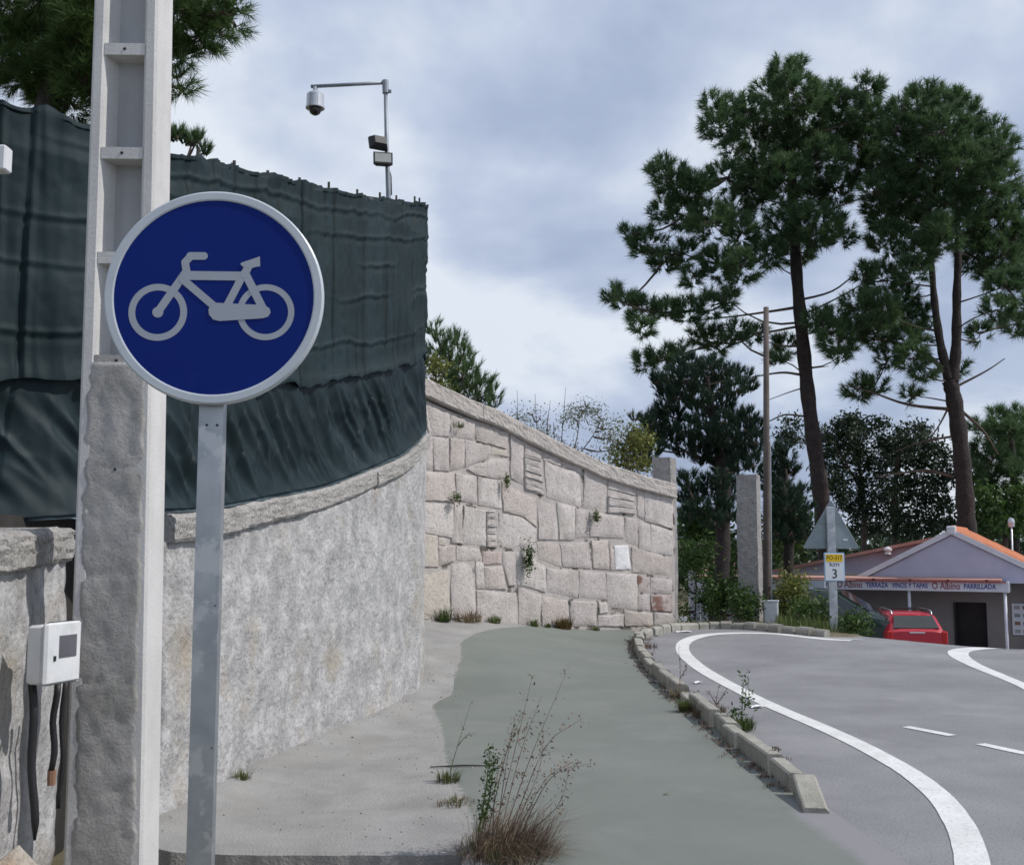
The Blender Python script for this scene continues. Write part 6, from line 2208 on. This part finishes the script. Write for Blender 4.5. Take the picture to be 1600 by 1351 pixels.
# small outbuilding roof behind the pillars
oa, ob = at(1092, 876, 36), at(1218, 880, 36)
ot = empty('outbuilding', ((oa.x + ob.x) / 2, 36, GZH), 'low outbuilding with faded tile roof behind the pillars', 'building')
zc1 = at(1150, 876, 36).z
b = MB(); b.hexa([(oa.x, 36, zc1 - .55), (ob.x - .4, 36, zc1 - .55), (ob.x - .4, 38, zc1 - .1), (oa.x, 38, zc1 - .1), (oa.x, 36, zc1 - .42), (ob.x - .4, 36, zc1 - .42), (ob.x - .4, 38, zc1 + .02), (oa.x, 38, zc1 + .02)])
reparent(b.build('roof', 'tile_faded'), ot)
b = MB(); b.box(((oa.x + ob.x) / 2 + .1, 38.1, (GZH + zc1 + .12) / 2), (ob.x - oa.x + .2, .12, zc1 + .12 - GZH)); b.box(((oa.x + ob.x) / 2 - .2, 36.15, (GZH + zc1 - .5) / 2), (ob.x - oa.x - .5, .12, zc1 - .5 - GZH))
reparent(b.build('wall', 'housetrim'), ot)


# ================================================================== CARS
def car(name, label, loc, rz, stations, body, wheel_y, rack=False, width=1.62, lights='taillight', group='cars parked by the restaurant'):
    """stations from the rear (y=0) to the front: (y, zroof, zbelt, wroof, wbelt)"""
    e = empty(name, loc, label, 'car', group, rz)
    hw = width / 2
    rings = []
    for (y, zr, zbl, wr, wb_) in stations:
        wr *= hw; wb_ *= hw
        z0 = .22
        half = [(0, zr + .015), (wr * .6, zr + .008), (wr * .92, zr - .02), (wr, zr - .06), (wb_ * .985, zbl), (wb_, zbl - .06), (wb_ * 1.01, .62), (wb_ * .99, .38), (wb_ * .93, z0)]
        loop = half + [(-x, z) for x, z in reversed(half)][:-1]
        rings.append([Vector((x, y, z)) for x, z in loop])
    b = MB(); b.loft(rings, True, True)
    bo = b.build('body', body, e, smooth=True)
    md = bo.modifiers.new('bevel', 'EDGE_SPLIT'); md.split_angle = R(42)
    n = len(rings[0])

    def patch(nm, r0, r1, i0, i1, ins, mt, off=.006, par=None):
        A_, B_, C_, D_ = rings[r0][i0], rings[r1][i0], rings[r1][i1], rings[r0][i1]
        cn_ = (A_ + B_ + C_ + D_) / 4
        nn_ = (B_ - A_).cross(D_ - A_).normalized()
        if nn_.dot(cn_ - Vector((0, cn_.y if r0 > 1 else 2, .6))) < 0:
            nn_ = -nn_
        V = [cn_ + (q - cn_) * ins + nn_ * off for q in (A_, B_, C_, D_)]
        V += [q - nn_ * .02 for q in V]
        b = MB(); b.hexa([V[4], V[5], V[6], V[7], V[0], V[1], V[2], V[3]])
        return b.build(nm, mt, par or e)
    for (r0, r1) in stations_windows[name]:
        patch('side_window', r0, r1, 3, 4, .86, 'carglass')
        patch('side_window', r0, r1, n - 3, n - 4, .86, 'carglass')
    # rear / front glass: between roof points of stations
    for nm, (r0, r1) in stations_glass[name].items():
        A_, B_ = rings[r0], rings[r1]
        q = [A_[2], A_[n - 2], B_[n - 2], B_[2]]
        cn_ = sum(q, Vector()) / 4
        nn_ = (q[1] - q[0]).cross(q[3] - q[0]).normalized()
        if nn_.z < 0:
            nn_ = -nn_
        V = [cn_ + Vector(((v - cn_).x * .9, (v - cn_).y * .84, (v - cn_).z * .84)) + nn_ * .042 for v in q]
        V += [v - nn_ * .05 for v in V]
        b = MB(); b.hexa([V[4], V[5], V[6], V[7], V[0], V[1], V[2], V[3]])
        gl_ = b.build(nm, 'carglass', e)
        if nm == 'rear_window':
            b = MB(); b.tube([cn_ + Vector((.0, -.17, -.2)) + nn_ * .03, cn_ + Vector((-.28, -.12, -.14)) + nn_ * .035], .011, 5)
            b.build('wiper', 'rubber', gl_)
    for sx in (-1, 1):
        b = MB(); b.box((sx * hw * .86, .03, .86), (.16, .10, .34), None, .03); b.build('tail_light', lights, e)
        b = MB(); b.box((sx * hw * .72, stations[-1][0] - .05, .66), (.34, .12, .16), None, .03); b.build('headlight', 'carmetal', e)
        b = MB(); b.box((sx * (hw + .06), stations[-1][0] - 1.35, .98), (.14, .08, .12), None, .03); b.build('mirror', body, e)
        for wy in wheel_y:
            b = MB()
            rr = .30
            V = []
            prof = [(.16, -.09), (.27, -.10), (rr, -.06), (rr, .06), (.27, .10), (.16, .09)]
            rings2 = []
            for k in range(21):
                a_ = 2 * math.pi * k / 20
                rings2.append([Vector((sx * (hw - .09) + h, wy + r_ * math.cos(a_), rr + r_ * math.sin(a_))) for r_, h in prof])
            b.loft(rings2)
            w_ = b.build('wheel', 'rubber', e, smooth=True)
            b = MB()
            rings2 = []
            for r_, h in ((.17, .07), (.165, .085), (.05, .075), (.03, .095), (.001, .095)):
                rings2.append([Vector((sx * (hw - .09) + sx * h, wy + r_ * math.cos(2 * math.pi * k / 16), rr + r_ * math.sin(2 * math.pi * k / 16))) for k in range(16)])
            b.loft(rings2, True, True)
            b.build('rim', 'carmetal', w_)
    b = MB(); b.box((0, -.04, .44), (width * .96, .16, .22), None, .05); b.build('bumper', body, e)
    b = MB(); b.box((0, -.125, .50), (.52, .02, .12)); b.build('number_plate', 'platewhite', e)
    b = MB(); b.box((0, -.005, .98), (.40, .04, .04), None, .01); b.build('hatch_handle', 'carmetal', e)
    if rack:
        zr = stations[2][1]
        for sx in (-1, 1):
            b = MB(); x = sx * hw * .64
            pts = [(x, .55, zr - .01), (x, .62, zr + .07), (x, .8, zr + .10), (x, 1.9, zr + .105), (x, 2.05, zr + .075), (x, 2.12, zr + .0)]
            b.tube(catmull(pts, 4), .022, 8); b.build('roof_rail', 'carmetal', e, smooth=True)
        for y in (.95, 1.75):
            b = MB(); b.tube([(-hw * .64, y, zr + .11), (hw * .64, y, zr + .11)], .02, 6); b.build('roof_bar', 'rubber', e)
    return e


ST_R = [(0.0, 1.0, .98, .86, .93), (.06, 1.06, .98, .86, .96), (.48, 1.42, .98, .74, 1.0), (1.3, 1.46, .96, .77, 1.0), (2.1, 1.43, .94, .76, 1.0), (2.85, .98, .92, .80, 1.0), (3.5, .84, .82, .78, .95), (3.72, .70, .68, .7, .85)]
ST_V = [(0.0, 1.15, 1.1, .86, .95), (.05, 1.25, 1.1, .86, .97), (.25, 1.68, 1.1, .78, 1.0), (1.4, 1.74, 1.08, .80, 1.0), (2.6, 1.70, 1.06, .79, 1.0), (3.55, 1.12, 1.04, .80, 1.0), (4.2, .92, .9, .78, .96), (4.4, .74, .72, .7, .86)]
stations_windows = {'hatchback_car': [(2, 3), (3, 4), (4, 5)], 'van_car': [(2, 3), (3, 4), (4, 5)]}
stations_glass = {'hatchback_car': {'rear_window': (1, 2), 'windscreen': (4, 5)}, 'van_car': {'rear_window': (1, 2), 'windscreen': (4, 5)}}
RCY = 29.0
rc = at(1432, 958, RCY)
car('hatchback_car', 'red hatchback with silver roof rails parked in front of the porch', (rc.x, RCY, at(1420, 957, RCY + .6).z - 1.46), R(-7), ST_R, 'carred', (.62, 3.0), rack=True, width=1.60)
vc = at(1318, 920, 31.2)
car('van_car', 'dark green van half hidden behind weeds left of the red hatchback', (vc.x - 2.55, 32.0, at(1318, 918, 31.2).z - 1.74), R(-118), ST_V, 'cargreen', (.75, 3.5), width=1.72)
